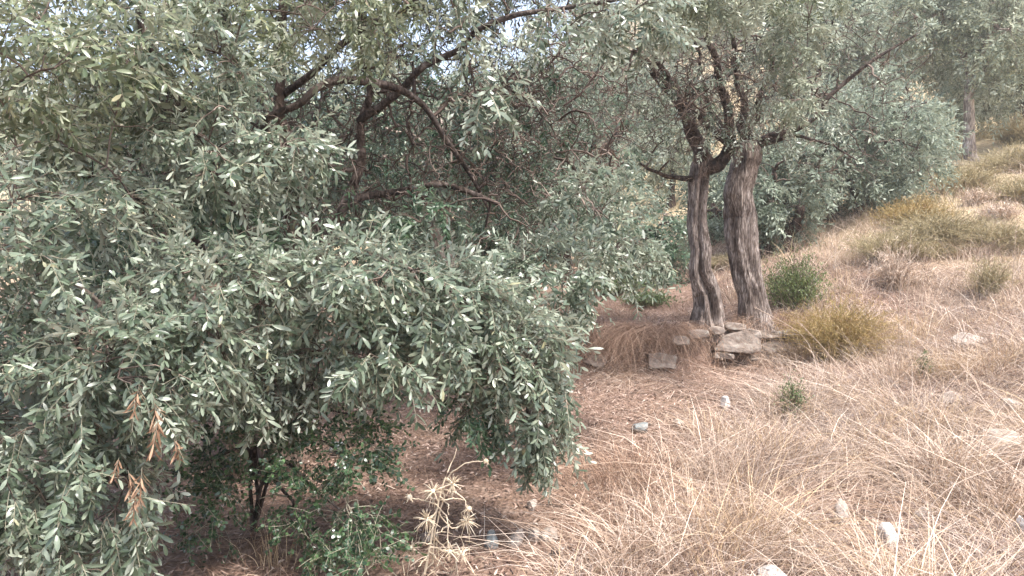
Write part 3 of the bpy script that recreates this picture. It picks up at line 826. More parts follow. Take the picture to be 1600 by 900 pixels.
slope_tree(640, 12.5, 270, 130, 445, 'olive_dark_shaded', 'low dark olive bush deep in the shade behind the forked limbs', 46, tr=.06, dens=1.5)
slope_tree(400, 12.0, 280, 150, 445, 'olive_dark_shaded', 'low dark olive bush deep in the shade behind the leafy bank', 47, tr=.06, dens=1.5)
slope_tree(1140, 15.0, 210, 75, 400, 'olive_far', 'hazy grey-green olive filling the gap between the two old trunks', 53, tr=.07, dens=1.5, scale=1.2)
slope_tree(1592, 18.5, 50, 70, 205, 'olive_glare_pale', 'low pale olive right beside the pale hillside trunk, above the scrub', 54, tr=.08, dens=1.6, scale=1.4)
slope_tree(1500, 21.0, -30, 90, 190, 'olive_glare_pale', 'hazy pale olive close behind the pale hillside trunk', 55, tr=.10, dens=1.6, scale=1.6)
slope_tree(165, 10.0, 320, 120, 455, 'olive_dark_shaded', 'low dark olive bush glimpsed through gaps at the far left of the big tree', 51, tr=.05, dens=1.3)
slope_tree(765, 11.0, 310, 100, 440, 'olive_dark_shaded', 'low dark olive bush glimpsed above the drooping mound of leaves', 52, tr=.05, dens=1.3)
slope_tree(850, 14.0, 290, 110, 430, 'olive_dark_shaded', 'low dark olive bush beyond the drooping tip of the big tree', 48, tr=.06, dens=1.4)

# far hillside: three olives, copied
def copy_tree(o, loc, s, rz, label, group):
    c = o.copy(); COL.objects.link(c)
    c.location = loc; c.scale = (s, s, s); c.rotation_euler = (0, 0, rz); c['label'] = label; c['group'] = group
    for ch in o.children:
        d = ch.copy(); COL.objects.link(d); d.parent = c
    return c

far_grp = 'olive trees on the far hillside'
far_lab = 'pale olive tree on the far sunlit hillside'
protos = []
fr = np.random.default_rng(77)
spots = []
for ri, (d, n) in enumerate(((23, 6), (29, 7), (37, 8), (48, 9), (62, 10))):
    for i in range(n):
        spots.append((d * fr.uniform(.94, 1.06), -40 + (i + fr.uniform(.2, .8)) * 1720 / n))
row_words = ['lowest', 'second', 'third', 'fourth', 'top']
unseen = {12, 13, 14, 15, 17, 19, 20, 21, 22, 23, 24, 27, 28, 29, 31, 34, 36, 37, 38, 39}     # wholly hidden by nearer trees
starts = np.cumsum([0, 6, 7, 8, 9])
def far_label(i, px):
    row = row_words[int(np.searchsorted(starts, i, 'right')) - 1]
    where = next(b for a, b in ((200, 'the leafy left bank of the big tree'), (480, 'the forked limbs of the big tree'), (690, 'the middle of the big tree'), (980, 'the drooping right side of the big tree'),
                                (1140, 'the split trunk'), (1350, 'the crown of the pollarded tree'), (9999, 'the pale-trunked hillside olive')) if px < a)
    return f'far pale olive, {row} hillside row, behind {where}'
for i, (d, px) in enumerate(spots):
    if i in unseen: continue
    far_lab = far_label(i, px)
    if i < 3:
        t = slope_tree(px, d, 450 - (gz(P(px, 450, d)) + 5.0 - CAMZ) / d * FPX, 2.4 / d * FPX, 450 - (gz(P(px, 450, d)) + .9 - CAMZ) / d * FPX, ('olive_glare_pale', 'olive_far', 'olive_glare_pale')[i], far_lab, 50 + i, tr=.16, dens=.8, scale=3.0, nseg=7, group=far_grp)
        protos.append(t.root)
    else:
        b = ground_at(px, d)
        copy_tree(protos[i % 3], b, fr.uniform(.75, 1.25), fr.uniform(0, 6.28), far_lab, far_grp)

# ------------------------------------------------------------------ blades, litter, undergrowth
def blades(base, length, lean, width, r, curl=(.1, .8), n=5, spread=1.0):
    """curved strips that stand at base; lean (N,2) pulls them over"""
    N = len(base)
    t = np.linspace(0, 1, n)[None, :, None]
    ln = length[:, None, None]
    cv = r.uniform(*curl, (N, 1, 1))
    hx = (lean[:, None, :] * (0.35 * t + 0.65 * t ** 2)) * ln
    hz = ln * t * (1 - cv * 0.55 * t)
    p = np.concatenate([hx, hz], -1) + base[:, None]
    p += np.cumsum(r.normal(0, .012, p.shape), 1) * ln * spread
    a = r.uniform(0, 6.28, N)
    side = np.stack([np.cos(a), np.sin(a), r.normal(0, .3, N)], -1)[:, None]
    wd = width[:, None, None] * (1 - 0.8 * t)
    v = np.stack([p - side * wd / 2, p + side * wd / 2], 2)          # N,n,2,3
    i = np.arange(n - 1)[:, None]
    q = np.concatenate([np.concatenate([i * 2, i * 2 + 1, i * 2 + 3], 1), np.concatenate([i * 2, i * 2 + 3, i * 2 + 2], 1)], 0)
    tt = q[None] + (np.arange(N) * n * 2)[:, None, None]
    return v.reshape(-1, 3), tt.reshape(-1, 3)

def flat_leaves(pos, L, Wd, r, tilt=.5, n=4):
    """little curled leaves lying about"""
    N = len(pos)
    yaw = r.uniform(0, 6.28, N)
    X = np.stack([np.cos(yaw), np.sin(yaw), r.normal(0, tilt, N)], -1)
    Rm = rot_from(X, np.array([0, 0, 1.0]) + r.normal(0, tilt, (N, 3)))
    b = r.uniform(-.5, .5, N)
    u = np.array([[-.5, 0, 0], [0, .5, 0], [0, -.5, 0], [.5, 0, 0]])
    v = u[None] * np.stack([L, Wd, L], -1)[:, None]
    v[:, 1:3, 2] += (b * Wd)[:, None]; v[:, 0, 2] -= b * L * .2; v[:, 3, 2] -= b * L * .2
    w_ = np.einsum('nij,nvj->nvi', Rm, v) + pos[:, None]
    t = np.array([(0, 2, 1), (1, 2, 3)])[None] + (np.arange(N) * 4)[:, None, None]
    return w_.reshape(-1, 3), t.reshape(-1, 3)

def on_ground(x, y, dz=0.0):
    return np.stack([x, y, H(x, y) + dz], -1)

def zone(n, x0, x1, y0, y1, f, r):
    """points on the ground kept with probability f(x, y)"""
    x = r.uniform(x0, x1, n * 3); y = r.uniform(y0, y1, n * 3)
    k = r.random(n * 3) < f(x, y)
    x, y = x[k][:n], y[k][:n]
    return x, y

def ray_d(px, py):
    """distance at which the sight line through a photo pixel meets the ground"""
    d = np.linspace(2.2, 40, 4000)
    z = CAMZ - (py - 450) / FPX * d
    g = H((px - 800) / FPX * d, d)
    k = np.nonzero(g >= z)[0]
    return float(d[k[0]]) if len(k) else 40.0

gr = np.random.default_rng(101)
BARE = []
for px, py, q in ((1316, 805, .17), (1390, 848, .18), (1208, 900, .14), (1135, 632, .22), (1062, 661, .2), (1560, 705, .26), (1512, 535, .24), (1000, 668, .2), (1440, 805, .12), (1490, 622, .16), (1155, 575, .3), (1220, 570, .3), (1185, 590, .3)):
    d = ray_d(px, py); p = P(px, py, d); BARE.append((p[0] * .97, d - .10, q))

def bare(x, y):
    m = np.ones_like(x)
    for bx_, by_, q in BARE:
        m = m * sst(q * .55, q * 1.1, np.hypot(x - bx_, (y - by_) * .7))
    return m

# distance right of the line where the litter gives way to dry grass
def grassy(x, y):
    edge = 0.28 + (y - 3.2) * 0.60 + 0.25 * fbm(x * 1.1, y * 1.1, 44, 2)
    g = sst(-.25, .45, x - edge)
    g = g * (0.10 + 0.90 * sst(-.22, .18, fbm(x * 1.6, y * 1.6, 55, 2)))
    return np.where(y > 6.6, np.maximum(g, sst(2.2, 3.0, x) * .7), g) * bare(x, y)

def litter_f(x, y):
    return np.clip(1.05 - 0.6 * grassy(x, y), 0, 1) * sst(11, 8, y)

x, y = zone(42000, -3.2, 5.0, 2.4, 9.5, lambda x, y: litter_f(x, y) * np.clip(5.0 / y, .35, 1), gr)
MB().add(*flat_leaves(on_ground(x, y, gr.uniform(.0, .022, len(x))), gr.uniform(.022, .062, len(x)), gr.uniform(.005, .014, len(x)), gr, .35)).build('leaf_litter', M['litter'], kind='stuff', smooth=False)

def strands(n, f, m, name, L=(.10, .40), x0=-2.6, x1=5.2, y0=2.4, y1=8.5, dz=(0.004, .05), wd=(.0018, .0036)):
    x, y = zone(n, x0, x1, y0, y1, lambda x, y: f(x, y) * (.15 + .85 * sst(-.2, .1, fbm(x * 1.4, y * 1.4, 93, 2))), gr)
    N = len(x); yaw = gr.uniform(0, 6.28, N) * .6 + 6.28 * vnoise(x * 1.3, y * 1.3, 91)
    ln = gr.uniform(*L, N)
    lean = np.stack([np.cos(yaw), np.sin(yaw)], -1) * gr.uniform(.8, 1.2, (N, 1))
    v, t = blades(on_ground(x, y, gr.uniform(*dz, N)), ln, lean, gr.uniform(*wd, N), gr, (1.4, 2.0), 3, 1.6)
    v = v.reshape(N, -1, 3)
    g = H(v[..., 0], v[..., 1])
    v[..., 2] = np.maximum(v[..., 2] * 0.45 + g * 0.55, g + .003)
    MB().add(v.reshape(-1, 3), t).build(name, M[m], kind='stuff')

strands(16000, lambda x, y: .5 * sst(11, 7, y), 'straw_red', 'fallen_russet_straw')
strands(22000, lambda x, y: .04 + .26 * sst(.1, .9, x) + grassy(x, y), 'straw', 'fallen_straw', wd=(.0022, .0052))
strands(12000, lambda x, y: .25 + grassy(x, y), 'straw_dark', 'weathered_straw', wd=(.002, .005))
x, y = zone(260, -2.6, 4.5, 2.5, 9, lambda x, y: .8 - .5 * grassy(x, y), gr)
yaw = gr.uniform(0, 6.28, len(x)); ln = gr.uniform(.08, .35, len(x)); s4 = np.linspace(0, 1, 4)[None, :]
tx = x[:, None] + np.cos(yaw)[:, None] * s4 * ln[:, None] + np.cumsum(gr.normal(0, .008, (len(x), 4)), 1); ty = y[:, None] + np.sin(yaw)[:, None] * s4 * ln[:, None] + np.cumsum(gr.normal(0, .008, (len(x), 4)), 1)
MB().add(*tubes(on_ground(tx, ty, gr.uniform(.004, .02, (len(x), 1))), np.linspace(.0042, .0016, 4)[None] * gr.uniform(.6, 1.2, (len(x), 1)), 4)).build('fallen_twigs', M['twig'], kind='stuff')

def tuft_grass(ntuft, per, f, m, name, L=(.16, .50), x0=.0, x1=6.5, y0=2.5, y1=10, lean=.55, wd=(.0022, .0042), rad=.06):
    x, y = zone(ntuft, x0, x1, y0, y1, f, gr)
    nt_ = len(x)
    px_ = np.repeat(x, per) + gr.normal(0, rad, nt_ * per); py_ = np.repeat(y, per) + gr.normal(0, rad, nt_ * per)
    dx, dy = px_ - np.repeat(x, per), py_ - np.repeat(y, per)
    tl = np.repeat(gr.normal(0, .35, (nt_, 2)), per, 0)
    ln_ = np.stack([dx, dy], -1) / rad * lean * .5 + tl + gr.normal(0, lean * .55, (nt_ * per, 2))
    ht = np.repeat(gr.uniform(.6, 1.15, nt_), per)
    L_ = gr.uniform(*L, nt_ * per) * ht
    v, t = blades(on_ground(px_, py_, -.01), L_, ln_, gr.uniform(*wd, nt_ * per), gr, (.2, 1.3), 4)
    MB().add(v, t).build(name, M[m], kind='stuff')

tuft_grass(240, 30, lambda x, y: grassy(x, y), 'straw', 'dry_grass', L=(.10, .38), lean=.75)
tuft_grass(260, 7, lambda x, y: grassy(x, y), 'straw', 'long_dry_grass', L=(.18, .48), lean=1.2, wd=(.003, .0058))
tuft_grass(260, 26, lambda x, y: grassy(x, y), 'straw_dark', 'old_dark_grass', L=(.08, .26), lean=1.1)
tuft_grass(170, 30, lambda x, y: grassy(x, y), 'straw_gold', 'golden_grass')
tuft_grass(330, 30, lambda x, y: grassy(x, y), 'straw_grey', 'greyish_grass', L=(.10, .30), lean=.9)
tuft_grass(150, 22, lambda x, y: .25 * (y < 6.4) + .3 * grassy(x, y), 'straw_red', 'russet_grass', L=(.08, .24), lean=.9, x0=-1.6, x1=3.5)
tuft_grass(760, 24, lambda x, y: sst(1.8, 2.8, x - (y - 7) * .15) * .9, 'straw', 'slope_grass', L=(.15, .5), x0=2.0, x1=12, y0=6.3, y1=14, wd=(.004, .007), rad=.09)
tuft_grass(260, 26, lambda x, y: .8 + 0 * x, 'straw_red', 'terrace_grass', L=(.08, .22), x0=-.5, x1=3.2, y0=6.95, y1=9.0, lean=.8)

tuft_grass(46, 190, lambda x, y: grassy(x, y), 'straw', 'collapsed_tussocks', L=(.16, .42), lean=1.2, x1=5, y1=7.5, rad=.13, wd=(.0028, .0058))
tuft_grass(26, 180, lambda x, y: grassy(x, y), 'straw_grey', 'grey_tussocks', L=(.16, .40), lean=1.1, x1=5, y1=7.5, rad=.13)
tuft_grass(16, 220, lambda x, y: grassy(x, y), 'straw_gold', 'golden_tussocks', L=(.2, .48), lean=1.0, x1=5, y1=7.5, rad=.12)

# upper slope undergrowth
x, y = zone(1300, -16, 45, 10, 62, lambda x, y: sst(10, 13, y + .5 * np.clip(x - 3, 0, 6)) * np.clip(18 / y, .25, 1), gr)
per = 22
q = np.repeat(np.stack([x, y], -1), per, 0); sc_ = np.repeat(np.clip(y / 14, 1, 3.2), per)
q = q + gr.normal(0, .16, q.shape) * sc_[:, None]
v, t = blades(on_ground(q[:, 0], q[:, 1], -.03), gr.uniform(.15, .5, len(q)) * sc_, gr.normal(0, .5, (len(q), 2)), gr.uniform(.010, .022, len(q)) * sc_, gr, (.1, .8), 4)
MB().add(v, t).build('undergrowth', M['broom'], kind='stuff')

# ------------------------------------------------------------------ rocks and the terrace wall
def ico(sub):
    import bmesh
    bm = bmesh.new(); bmesh.ops.create_icosphere(bm, subdivisions=sub, radius=1.0)
    v = np.array([q.co[:] for q in bm.verts]); t = np.array([[l.index for l in f.verts] for f in bm.faces]); bm.free()
    return v, t
ICO = {s: ico(s) for s in (2, 3, 4)}

def rock_geo(size, seed, sub=3, facets=11, boxy=.35, rough=.05):
    r = np.random.default_rng(seed)
    v, t = ICO[sub]
    v = np.sign(v) * np.abs(v) ** (1 - boxy)
    v = v / np.abs(v).max(0)
    for _ in range(facets):
        nrm = norm(r.normal(0, 1, 3)); d = r.uniform(.55, .95)
        s = v @ nrm - d
        v = v - np.maximum(s, 0)[:, None] * nrm
    n = fbm(v[:, 0] * 2.2 + v[:, 2] * 1.7 + seed, v[:, 1] * 2.2 - v[:, 2] * 1.3, seed, 4)
    v = v * (1 + rough * 2 * n)[:, None]
    return v * np.asarray(size) / 2, t

def put_rock(name, px, py, d, wpx, hpx, m, seed, label, rot=0.0, depth=1.0, sink=.35, sub=3, boxy=.35, group=None, facets=11, tilt=0.0):
    """a stone lying on the ground where the photo shows it"""
    wd, ht = wpx * d / FPX * .92, hpx * d / FPX
    p = P(px, py, d)
    v, t = rock_geo((wd, wd * depth, ht * (1 + sink)), seed, sub, facets, boxy)
    c, s = math.cos(rot), math.sin(rot)
    v = v @ np.array([[c, -s, 0], [s, c, 0], [0, 0, 1]]).T
    c, s = math.cos(tilt), math.sin(tilt)
    v = v @ np.array([[c, 0, s], [0, 1, 0], [-s, 0, c]]).T
    z = gz(p) + ht * (.5 - sink * .5)
    me = MB().add(v, t).mesh(name, M[m], smooth=False)
    o = bpy.data.objects.new(name, me); COL.objects.link(o); o.location = (p[0], p[1], z)
    tag(o, label, 'rock', group)
    return o

sg = 'loose stones lying about the slope'
for i, (px, py, wp, hp, m, lab, kw) in enumerate([
    (1135, 628, 17, 18, 'rock_white', 'small bright white stone on the litter below the wall', {}),
    (1133, 640, 13, 9, 'rock_pale', 'dull pale pebble touching the bright white stone below the wall', {}),
    (1062, 661, 22, 12, 'rock_pale', 'small pale rounded stone half hidden in straw', {}),
    (1000, 668, 46, 13, 'rock_blue', 'flat blue-grey slab lying in straw left of a pale pebble', dict(depth=.8)),
    (769, 842, 30, 26, 'rock_blue', 'smooth blue-grey stone right of the dry thistle', dict(boxy=.15)),
    (806, 840, 26, 30, 'rock_pale', 'upright pale grey stone, left one of a crumbling heap', dict(tilt=.25)),
    (833, 833, 28, 22, 'rock_pale', 'blocky pale grey stone in the middle of a crumbling heap', {}),
    (858, 833, 30, 24, 'rock_pale', 'tilted pale stone at the right end of a crumbling heap', dict(tilt=.4)),
    (872, 862, 24, 20, 'rock', 'brown stone low on the bare earth below the crumbling heap', {}),
    (830, 788, 20, 15, 'rock_pale', 'little pinkish stone on the litter above the crumbling heap', {}),
    (668, 838, 34, 14, 'rock', 'low brown stone on the litter behind the dry thistle', dict(depth=.7)),
    (1316, 800, 24, 40, 'rock_pale', 'upright tan stone wedged among grey straw', dict(boxy=.2)),
    (1390, 838, 34, 36, 'rock_white', 'white stone blotched with dark lichen among straw', {}),
    (1208, 897, 44, 18, 'rock_white', 'white stone at the lower edge of the straw', {}),
    (1598, 826, 22, 36, 'rock_white', 'white stone at the far right in dry grass', {}),
    (1560, 690, 100, 34, 'rock_pale', 'large pale boulder sunk in the grass of the bank', dict(depth=.8, sink=.8)),
    (1512, 530, 60, 24, 'rock_pale', 'long tilted pale slab up on the grassy bank', dict(tilt=-.35, depth=.7)),
    (1551, 334, 24, 20, 'rock_pale', 'rounded pink-white rock in the tawny scrub', {}),
    (1517, 365, 40, 18, 'rock_pale', 'low broken whitish rock in scrub below the rounded one', {}),
    (1592, 192, 30, 44, 'rock_white', 'tall white rock high on the slope behind scrub', {}),
    (1585, 632, 40, 18, 'rock_pale', 'pale stone just above the large sunken boulder', {}),
    (1490, 620, 40, 14, 'rock_pale', 'flat pale stone in straw left of the sunken boulder', {}),
    (1440, 800, 26, 14, 'rock_pale', 'small flat tan stone in the straw above the blotched one', {}),
    (530, 700, 34, 20, 'rock_blue', 'grey stone in the shade behind the glossy shrub', {}),
    (610, 858, 30, 14, 'rock', 'flat brown stone left of the dry thistle', {}),
]):
    put_rock('rock', px, py, ray_d(px, py + hp * .45), wp, hp, m, 300 + i, lab, rot=float(gr.uniform(0, 3)), **kw)

def slab_geo(outline, depth, seed, rough=.02):
    """a split stone: outline (x, z) pushed back by depth, edges broken, faces rough"""
    import bmesh
    r = np.random.default_rng(seed)
    bm = bmesh.new()
    f = [bm.verts.new((x, r.normal(0, .012) + (z - min(q[1] for q in outline)) * .22, z)) for x, z in outline]
    g = [bm.verts.new((x * .9, depth + r.normal(0, .015), z * .92)) for x, z in outline]
    n = len(f)
    bm.faces.new(f); bm.faces.new(g[::-1])
    for i in range(n):
        bm.faces.new((f[i], g[i], g[(i + 1) % n], f[(i + 1) % n]))
    bmesh.ops.recalc_face_normals(bm, faces=bm.faces)
    bmesh.ops.bevel(bm, geom=bm.edges[:], offset=.011, segments=1, affect='EDGES')
    bmesh.ops.triangulate(bm, faces=bm.faces[:])
    for _ in range(2):
        lng = [e for e in bm.edges if e.calc_length() > .035]
        if lng: bmesh.ops.subdivide_edges(bm, edges=lng, cuts=1)
        bmesh.ops.triangulate(bm, faces=bm.faces[:])
    v = np.array([q.co[:] for q in bm.verts]); bm.verts.index_update()
    t = np.array([[l.index for l in q.verts] for q in bm.faces]); bm.free()
    nz = np.stack([fbm(v[:, 0] * 9 + seed, v[:, 2] * 14 + v[:, 1] * 5, seed + k, 3) for k in range(3)], -1)
    return v + nz * rough, t

# dry stone wall, every stone its own piece
wx = P(1100, 545, 6.9)
wall = empty('stone_wall', (wx[0], wx[1], gz(wx)), 'low tumbled dry stone wall holding up the olive terrace', 'wall')
wall_rows = [  # px, py (centre), width, height, material
    (1154, 533, 80, 34, 'rock'), (1213, 541, 40, 24, 'rock'), (1240, 521, 36, 10, 'rock'), (1206, 523, 46, 12, 'rock'),
    (1132, 556, 34, 10, 'rock'), (1180, 559, 60, 9, 'rock'), (1246, 540, 30, 24, 'rock'), (1122, 517, 28, 12, 'rock'), (1152, 511, 30, 10, 'rock'),
    (1094, 523, 34, 13, 'rock'), (1066, 534, 30, 15, 'rock'), (1036, 565, 46, 22, 'rock'),
    (930, 564, 40, 18, 'rock'), (1272, 545, 26, 18, 'rock')]
for i, (px, py, wp, hp, m) in enumerate(wall_rows):
    d = 6.9
    for _ in range(4):
        d = float(wall_y((px - 800) / FPX * d)) - .05
    d += float(gr.uniform(-.05, .03)) - (.12 if i == 0 else .07)
    p = P(px, py, d)
    # a stone low in the wall rests on the ground in front of it
    hw_, hh_ = wp * d / FPX * .53, hp * d / FPX * .56
    if i == 0:
        out_ = [((qx - 1154) * d / FPX, (533 - qy) * d / FPX) for qx, qy in ((1117, 550), (1120, 540), (1131, 527), (1148, 521), (1168, 515), (1190, 516), (1193, 532), (1191, 551), (1158, 552))]
    else:
        k_ = int(gr.integers(6, 9)); th_ = -(np.arange(k_) + gr.uniform(-.3, .3, k_)) / k_ * 2 * np.pi
        cx_, sx_ = np.cos(th_), np.sin(th_)
        rr_ = gr.uniform(.85, 1.05, k_) / np.maximum(np.abs(cx_), np.abs(sx_)) ** .75
        out_ = [(a_ * hw_, b_ * hh_) for a_, b_ in zip(cx_ * rr_, sx_ * rr_)]
    v, t = slab_geo(out_, gr.uniform(.30, .40), 500 + i)
    o = MB().add(v, t).build('stone', M[m], wall, smooth=False)
    o.location = Vector(p - np.array(wall.location))

# russet grass spilling over the wall
NT, per = 110, 44
x = np.concatenate([gr.uniform(.45, 1.72, NT - 30), gr.uniform(1.75, 2.9, 30)]); y = wall_y(x) + gr.uniform(.0, .28, NT)
X = np.repeat(x, per) + gr.normal(0, .045, NT * per); Y = np.repeat(y, per) + gr.normal(0, .04, NT * per)
tl = np.stack([gr.normal(-.4, .75, NT), gr.normal(-.7, .4, NT)], -1)
lean = np.repeat(tl, per, 0) + gr.normal(0, .22, (NT * per, 2))
v, t = blades(on_ground(X, Y, -.01), gr.uniform(.2, .5, len(X)), lean, gr.uniform(.003, .005, len(X)), gr, (1.5, 3.0), 6)
MB().add(v, t).build('hanging_grass', M['straw_red'], kind='stuff')

# ------------------------------------------------------------------ single tufts and tall stalks
def tuft(px, py, m, label, n=140, L=(.18, .42), lean=.5, dirn=(0, 0), rad=.08, wd=(.002, .004), curl=(.2, 1.1)):
    d = ray_d(px, py); p = P(px, py, d); p[2] = gz(p)
    r = np.random.default_rng(int(px * 7 + py))
    b = p + np.concatenate([r.normal(0, rad, (n, 2)), np.zeros((n, 1))], 1); b[:, 2] = H(b[:, 0], b[:, 1]) - .01
    ln = (b[:, :2] - p[:2]) / rad * lean * .6 + r.normal(0, lean * .5, (n, 2)) + np.array(dirn)
    v, t = blades(b, r.uniform(*L, n), ln, r.uniform(*wd, n), r, curl, 6)
    o = MB().add(v, t).build('grass_tuft', M[m], base=p)
    tag(o, label, 'grass tuft', 'clumps of dry grass')

tuft(985, 745, 'straw_red', 'russet dry grass clump combed over beside the drooping olive bough', 420, (.15, .42), .6, (-.35, -.1), .13, curl=(.6, 1.6))
tuft(930, 770, 'straw_red', 'smaller russet grass clump under the tip of the olive bough', 260, (.12, .34), .7, (-.3, -.3), .12, curl=(.6, 1.6))
tuft(1310, 690, 'straw_grey', 'dense grey grass clump arching over a dark hollow', 420, (.2, .45), .7, (.1, -.3), .14, curl=(.5, 1.5))
tuft(1130, 755, 'straw', 'pale straw clump right of the russet one', 260, (.15, .40), .45, (0, 0), .12)
tuft(1215, 720, 'straw_gold', 'golden grass clump at the foot of the feathery green plant', 220, (.18, .42), .5, (0, -.1), .10)
tuft(1000, 850, 'straw_red', 'reddish straw clump low in the foreground beside bare earth', 380, (.18, .40), .8, (-.2, -.2), .15, curl=(.6, 1.6))
tuft(1135, 850, 'straw', 'big pale straw clump low in the foreground', 420, (.22, .5), .7, (.1, -.2), .16, curl=(.4, 1.3))
tuft(1400, 600, 'straw', 'upright straw clump under the tallest stalks', 240, (.25, .6), .4, (0, 0), .11)
tuft(1480, 590, 'straw_gold', 'golden grass clump below the tilted slab', 200, (.18, .42), .5, (0, 0), .11)
tuft(430, 885, 'straw_gold', 'thin golden grass clump in the shade under the glossy shrub', 60, (.12, .3), .3, (0, 0), .05)

def stalk(px0, py0, px1, py1, label, m='straw', bow=0.0, w_=.0045):
    """a long dry grass stalk with a thin seed head"""
    d = ray_d(px0, py0)
    a = P(px0, py0, d); a[2] = gz(a) - .02
    b = P(px1, py1, d - .15)
    mid = (a + b) / 2 + np.array([bow, 0, abs(bow) * .6])
    pts = smooth_path([(*a, w_), (*mid, w_ * .7), (*b, w_ * .35)], 14)
    root = empty('grass_stalk', a, label, 'grass stalk', 'tall dry stalks in the grass')
    MB().add(*tubes(pts[None, :, :3], pts[None, :, 3], 4)).build('stem', M[m], root, a)
    r = np.random.default_rng(int(px0 + px1))
    k = 26; q = pts[r.integers(10, 14, k), :3] + r.normal(0, .004, (k, 3))
    v, t = flat_leaves(q, r.uniform(.015, .03, k), r.uniform(.003, .005, k), r, 1.5)
    MB().add(v, t).build('seed_head', M[m], root, a, kind='stuff')

stalk(1412, 560, 1424, 352, 'tallest straight straw stalk rising in front of the scrub')
stalk(1405, 560, 1412, 385, 'straight straw stalk just left of the tallest one', bow=-.02)
stalk(1416, 560, 1446, 388, 'straw stalk leaning right beside the tallest one', bow=.02)
stalk(1432, 560, 1478, 440, 'short straw stalk leaning right over the scrub foot', bow=.03)
stalk(1580, 470, 1588, 352, 'lone straw stalk standing in scrub on the upper bank', w_=.005)
stalk(1600, 770, 1378, 672, 'long pale straw stalk fallen slantwise over the bank', bow=-.02)
stalk(1420, 840, 1600, 715, 'pale stalk arching low in front of the sunken boulder', bow=-.08)
stalk(1290, 560, 1180, 480, 'bent straw stalk arching towards the stone wall', bow=.05)
stalk(1330, 600, 1245, 500, 'thin straw stalk slanting left over the yellowish bush', bow=.02)
stalk(1150, 640, 1128, 560, 'short straw stalk standing before the big wall slab', w_=.003)
stalk(1195, 640, 1190, 540, 'slim straw stalk right of the big wall slab', w_=.003)

# ------------------------------------------------------------------ shrubs
def broom(px, py, wpx, hpx, m, label, seed, cat='shrub', group=None, d=None, n=900, name='broom_shrub', twigm='twig', leafL=(.012, .03)):
    """a rounded shrub of many fine upright stems with tiny leaves"""
    d = d or ray_d(px, py); b = P(px, py, d); b[2] = gz(b)
    r = np.random.default_rng(seed)
    hw, ht = wpx * d / FPX / 2 * (1.2 if d > 8.5 else 1), hpx * d / FPX * (.42 if d > 8.5 else .9)
    root = empty(name, b, label, cat, group)
    N = n
    dirs = norm(np.stack([r.normal(0, .55, N), r.normal(0, .55, N), np.abs(r.normal(.7, .3, N))], -1))
    tip = b + dirs * np.array([hw * 1.25, hw * 1.25, ht * 1.05]) * r.uniform(.55, 1.05, (N, 1)) * (1 + .25 * fbm(dirs[:, 0] * 3 + seed, dirs[:, 1] * 3, seed, 2))[:, None]
    st = b + np.concatenate([r.normal(0, hw * .18, (N, 2)), np.zeros((N, 1))], 1)
    st[:, 2] = H(st[:, 0], st[:, 1]) - .02
    s = np.linspace(0, 1, 5)[None, :, None]
    c = st[:, None] + (tip - st)[:, None] * s
    c[..., 2] += .12 * ht * np.sin(np.pi * s[..., 0])
    c += np.cumsum(r.normal(0, .02, c.shape), 1) * ht * s
    fk = max(1, d / 7)
    wispy = m.startswith('broom') or m.startswith('straw')
    k3 = N // 2 if wispy else N // 4
    MB().add(*tubes(c[:k3], np.linspace(.0032, .0012, 5)[None].repeat(k3, 0) * fk, 3)).build('stems', M[m if wispy else twigm], root, b, kind='stuff')
    kk = 6 if wispy else 9
    if wispy: leafL = (.022, .055)
    i = r.integers(1, 5, (N, kk)); q = c[np.arange(N)[:, None], i] + r.normal(0, .03, (N, kk, 3)) * ht * 1.3
    q = q.reshape(-1, 3); q[:, 2] = np.maximum(q[:, 2], H(q[:, 0], q[:, 1]) + .01)
    v, t = flat_leaves(q, r.uniform(*leafL, len(q)) * fk * 1.3, r.uniform(*((.003, .006) if wispy else (.005, .011)), len(q)) * fk, r, 1.6)
    MB().add(v, t).build('foliage', M[m], root, b, kind='stuff')
    return root

broom(1308, 515, 165, 95, 'broom_rust', 'rusty yellow bush right of the stone wall', 601, n=1500, d=6.9)
broom(1240, 462, 118, 92, 'bright', 'fresh green leafy bush beside the pollarded trunk', 602, n=800, d=8.0, name='green_shrub', leafL=(.02, .035))
broom(1395, 480, 120, 110, 'broom', 'olive-brown scrub bush behind the tall straw stalks', 603, d=9.0)
broom(1465, 470, 150, 120, 'broom', 'broad tawny scrub bush right of the tall stalks', 604, d=9.5, n=1200)
broom(1560, 480, 150, 110, 'broom', 'tawny scrub bush above the tilted slab', 605, d=9.0, n=1200)
broom(1500, 345, 130, 90, 'broom', 'yellow-brown scrub bush left of the rounded pink-white rock', 606, d=13.0)
broom(1590, 300, 130, 100, 'broom', 'yellowish scrub bush above the rounded pink-white rock', 607, d=14.5)
broom(1480, 300, 90, 60, 'broom', 'small tawny bush below the rounded blue-grey olive', 609, d=14.0)
broom(1600, 400, 110, 90, 'broom', 'tawny scrub bush right of the low broken rock', 610, d=11.0)
broom(1430, 400, 100, 90, 'broom_rust', 'rusty scrub bush against the skirts of the blue-grey olive', 611, d=10.5)
broom(1600, 215, 110, 90, 'broom', 'yellow-green bush in front of the tall white rock', 612, d=17.0)
broom(1010, 492, 80, 55, 'green', 'low feathery green plant on the shaded terrace', 613, d=9.0, n=500, name='green_shrub')
broom(1130, 455, 110, 50, 'broom', 'dim tawny bush behind the two old trunks', 614, d=11.0)
broom(960, 470, 90, 70, 'green', 'shaded green bush beyond the end of the wall', 615, d=9.6, n=600, name='green_shrub')
broom(1236, 660, 46, 82, 'green', 'slender feathery green plant rising out of the straw', 616, n=160, name='green_plant', leafL=(.008, .018))
broom(1446, 590, 30, 50, 'green', 'tiny dark green sprout in straw below the stalks', 617, n=50, name='green_plant')
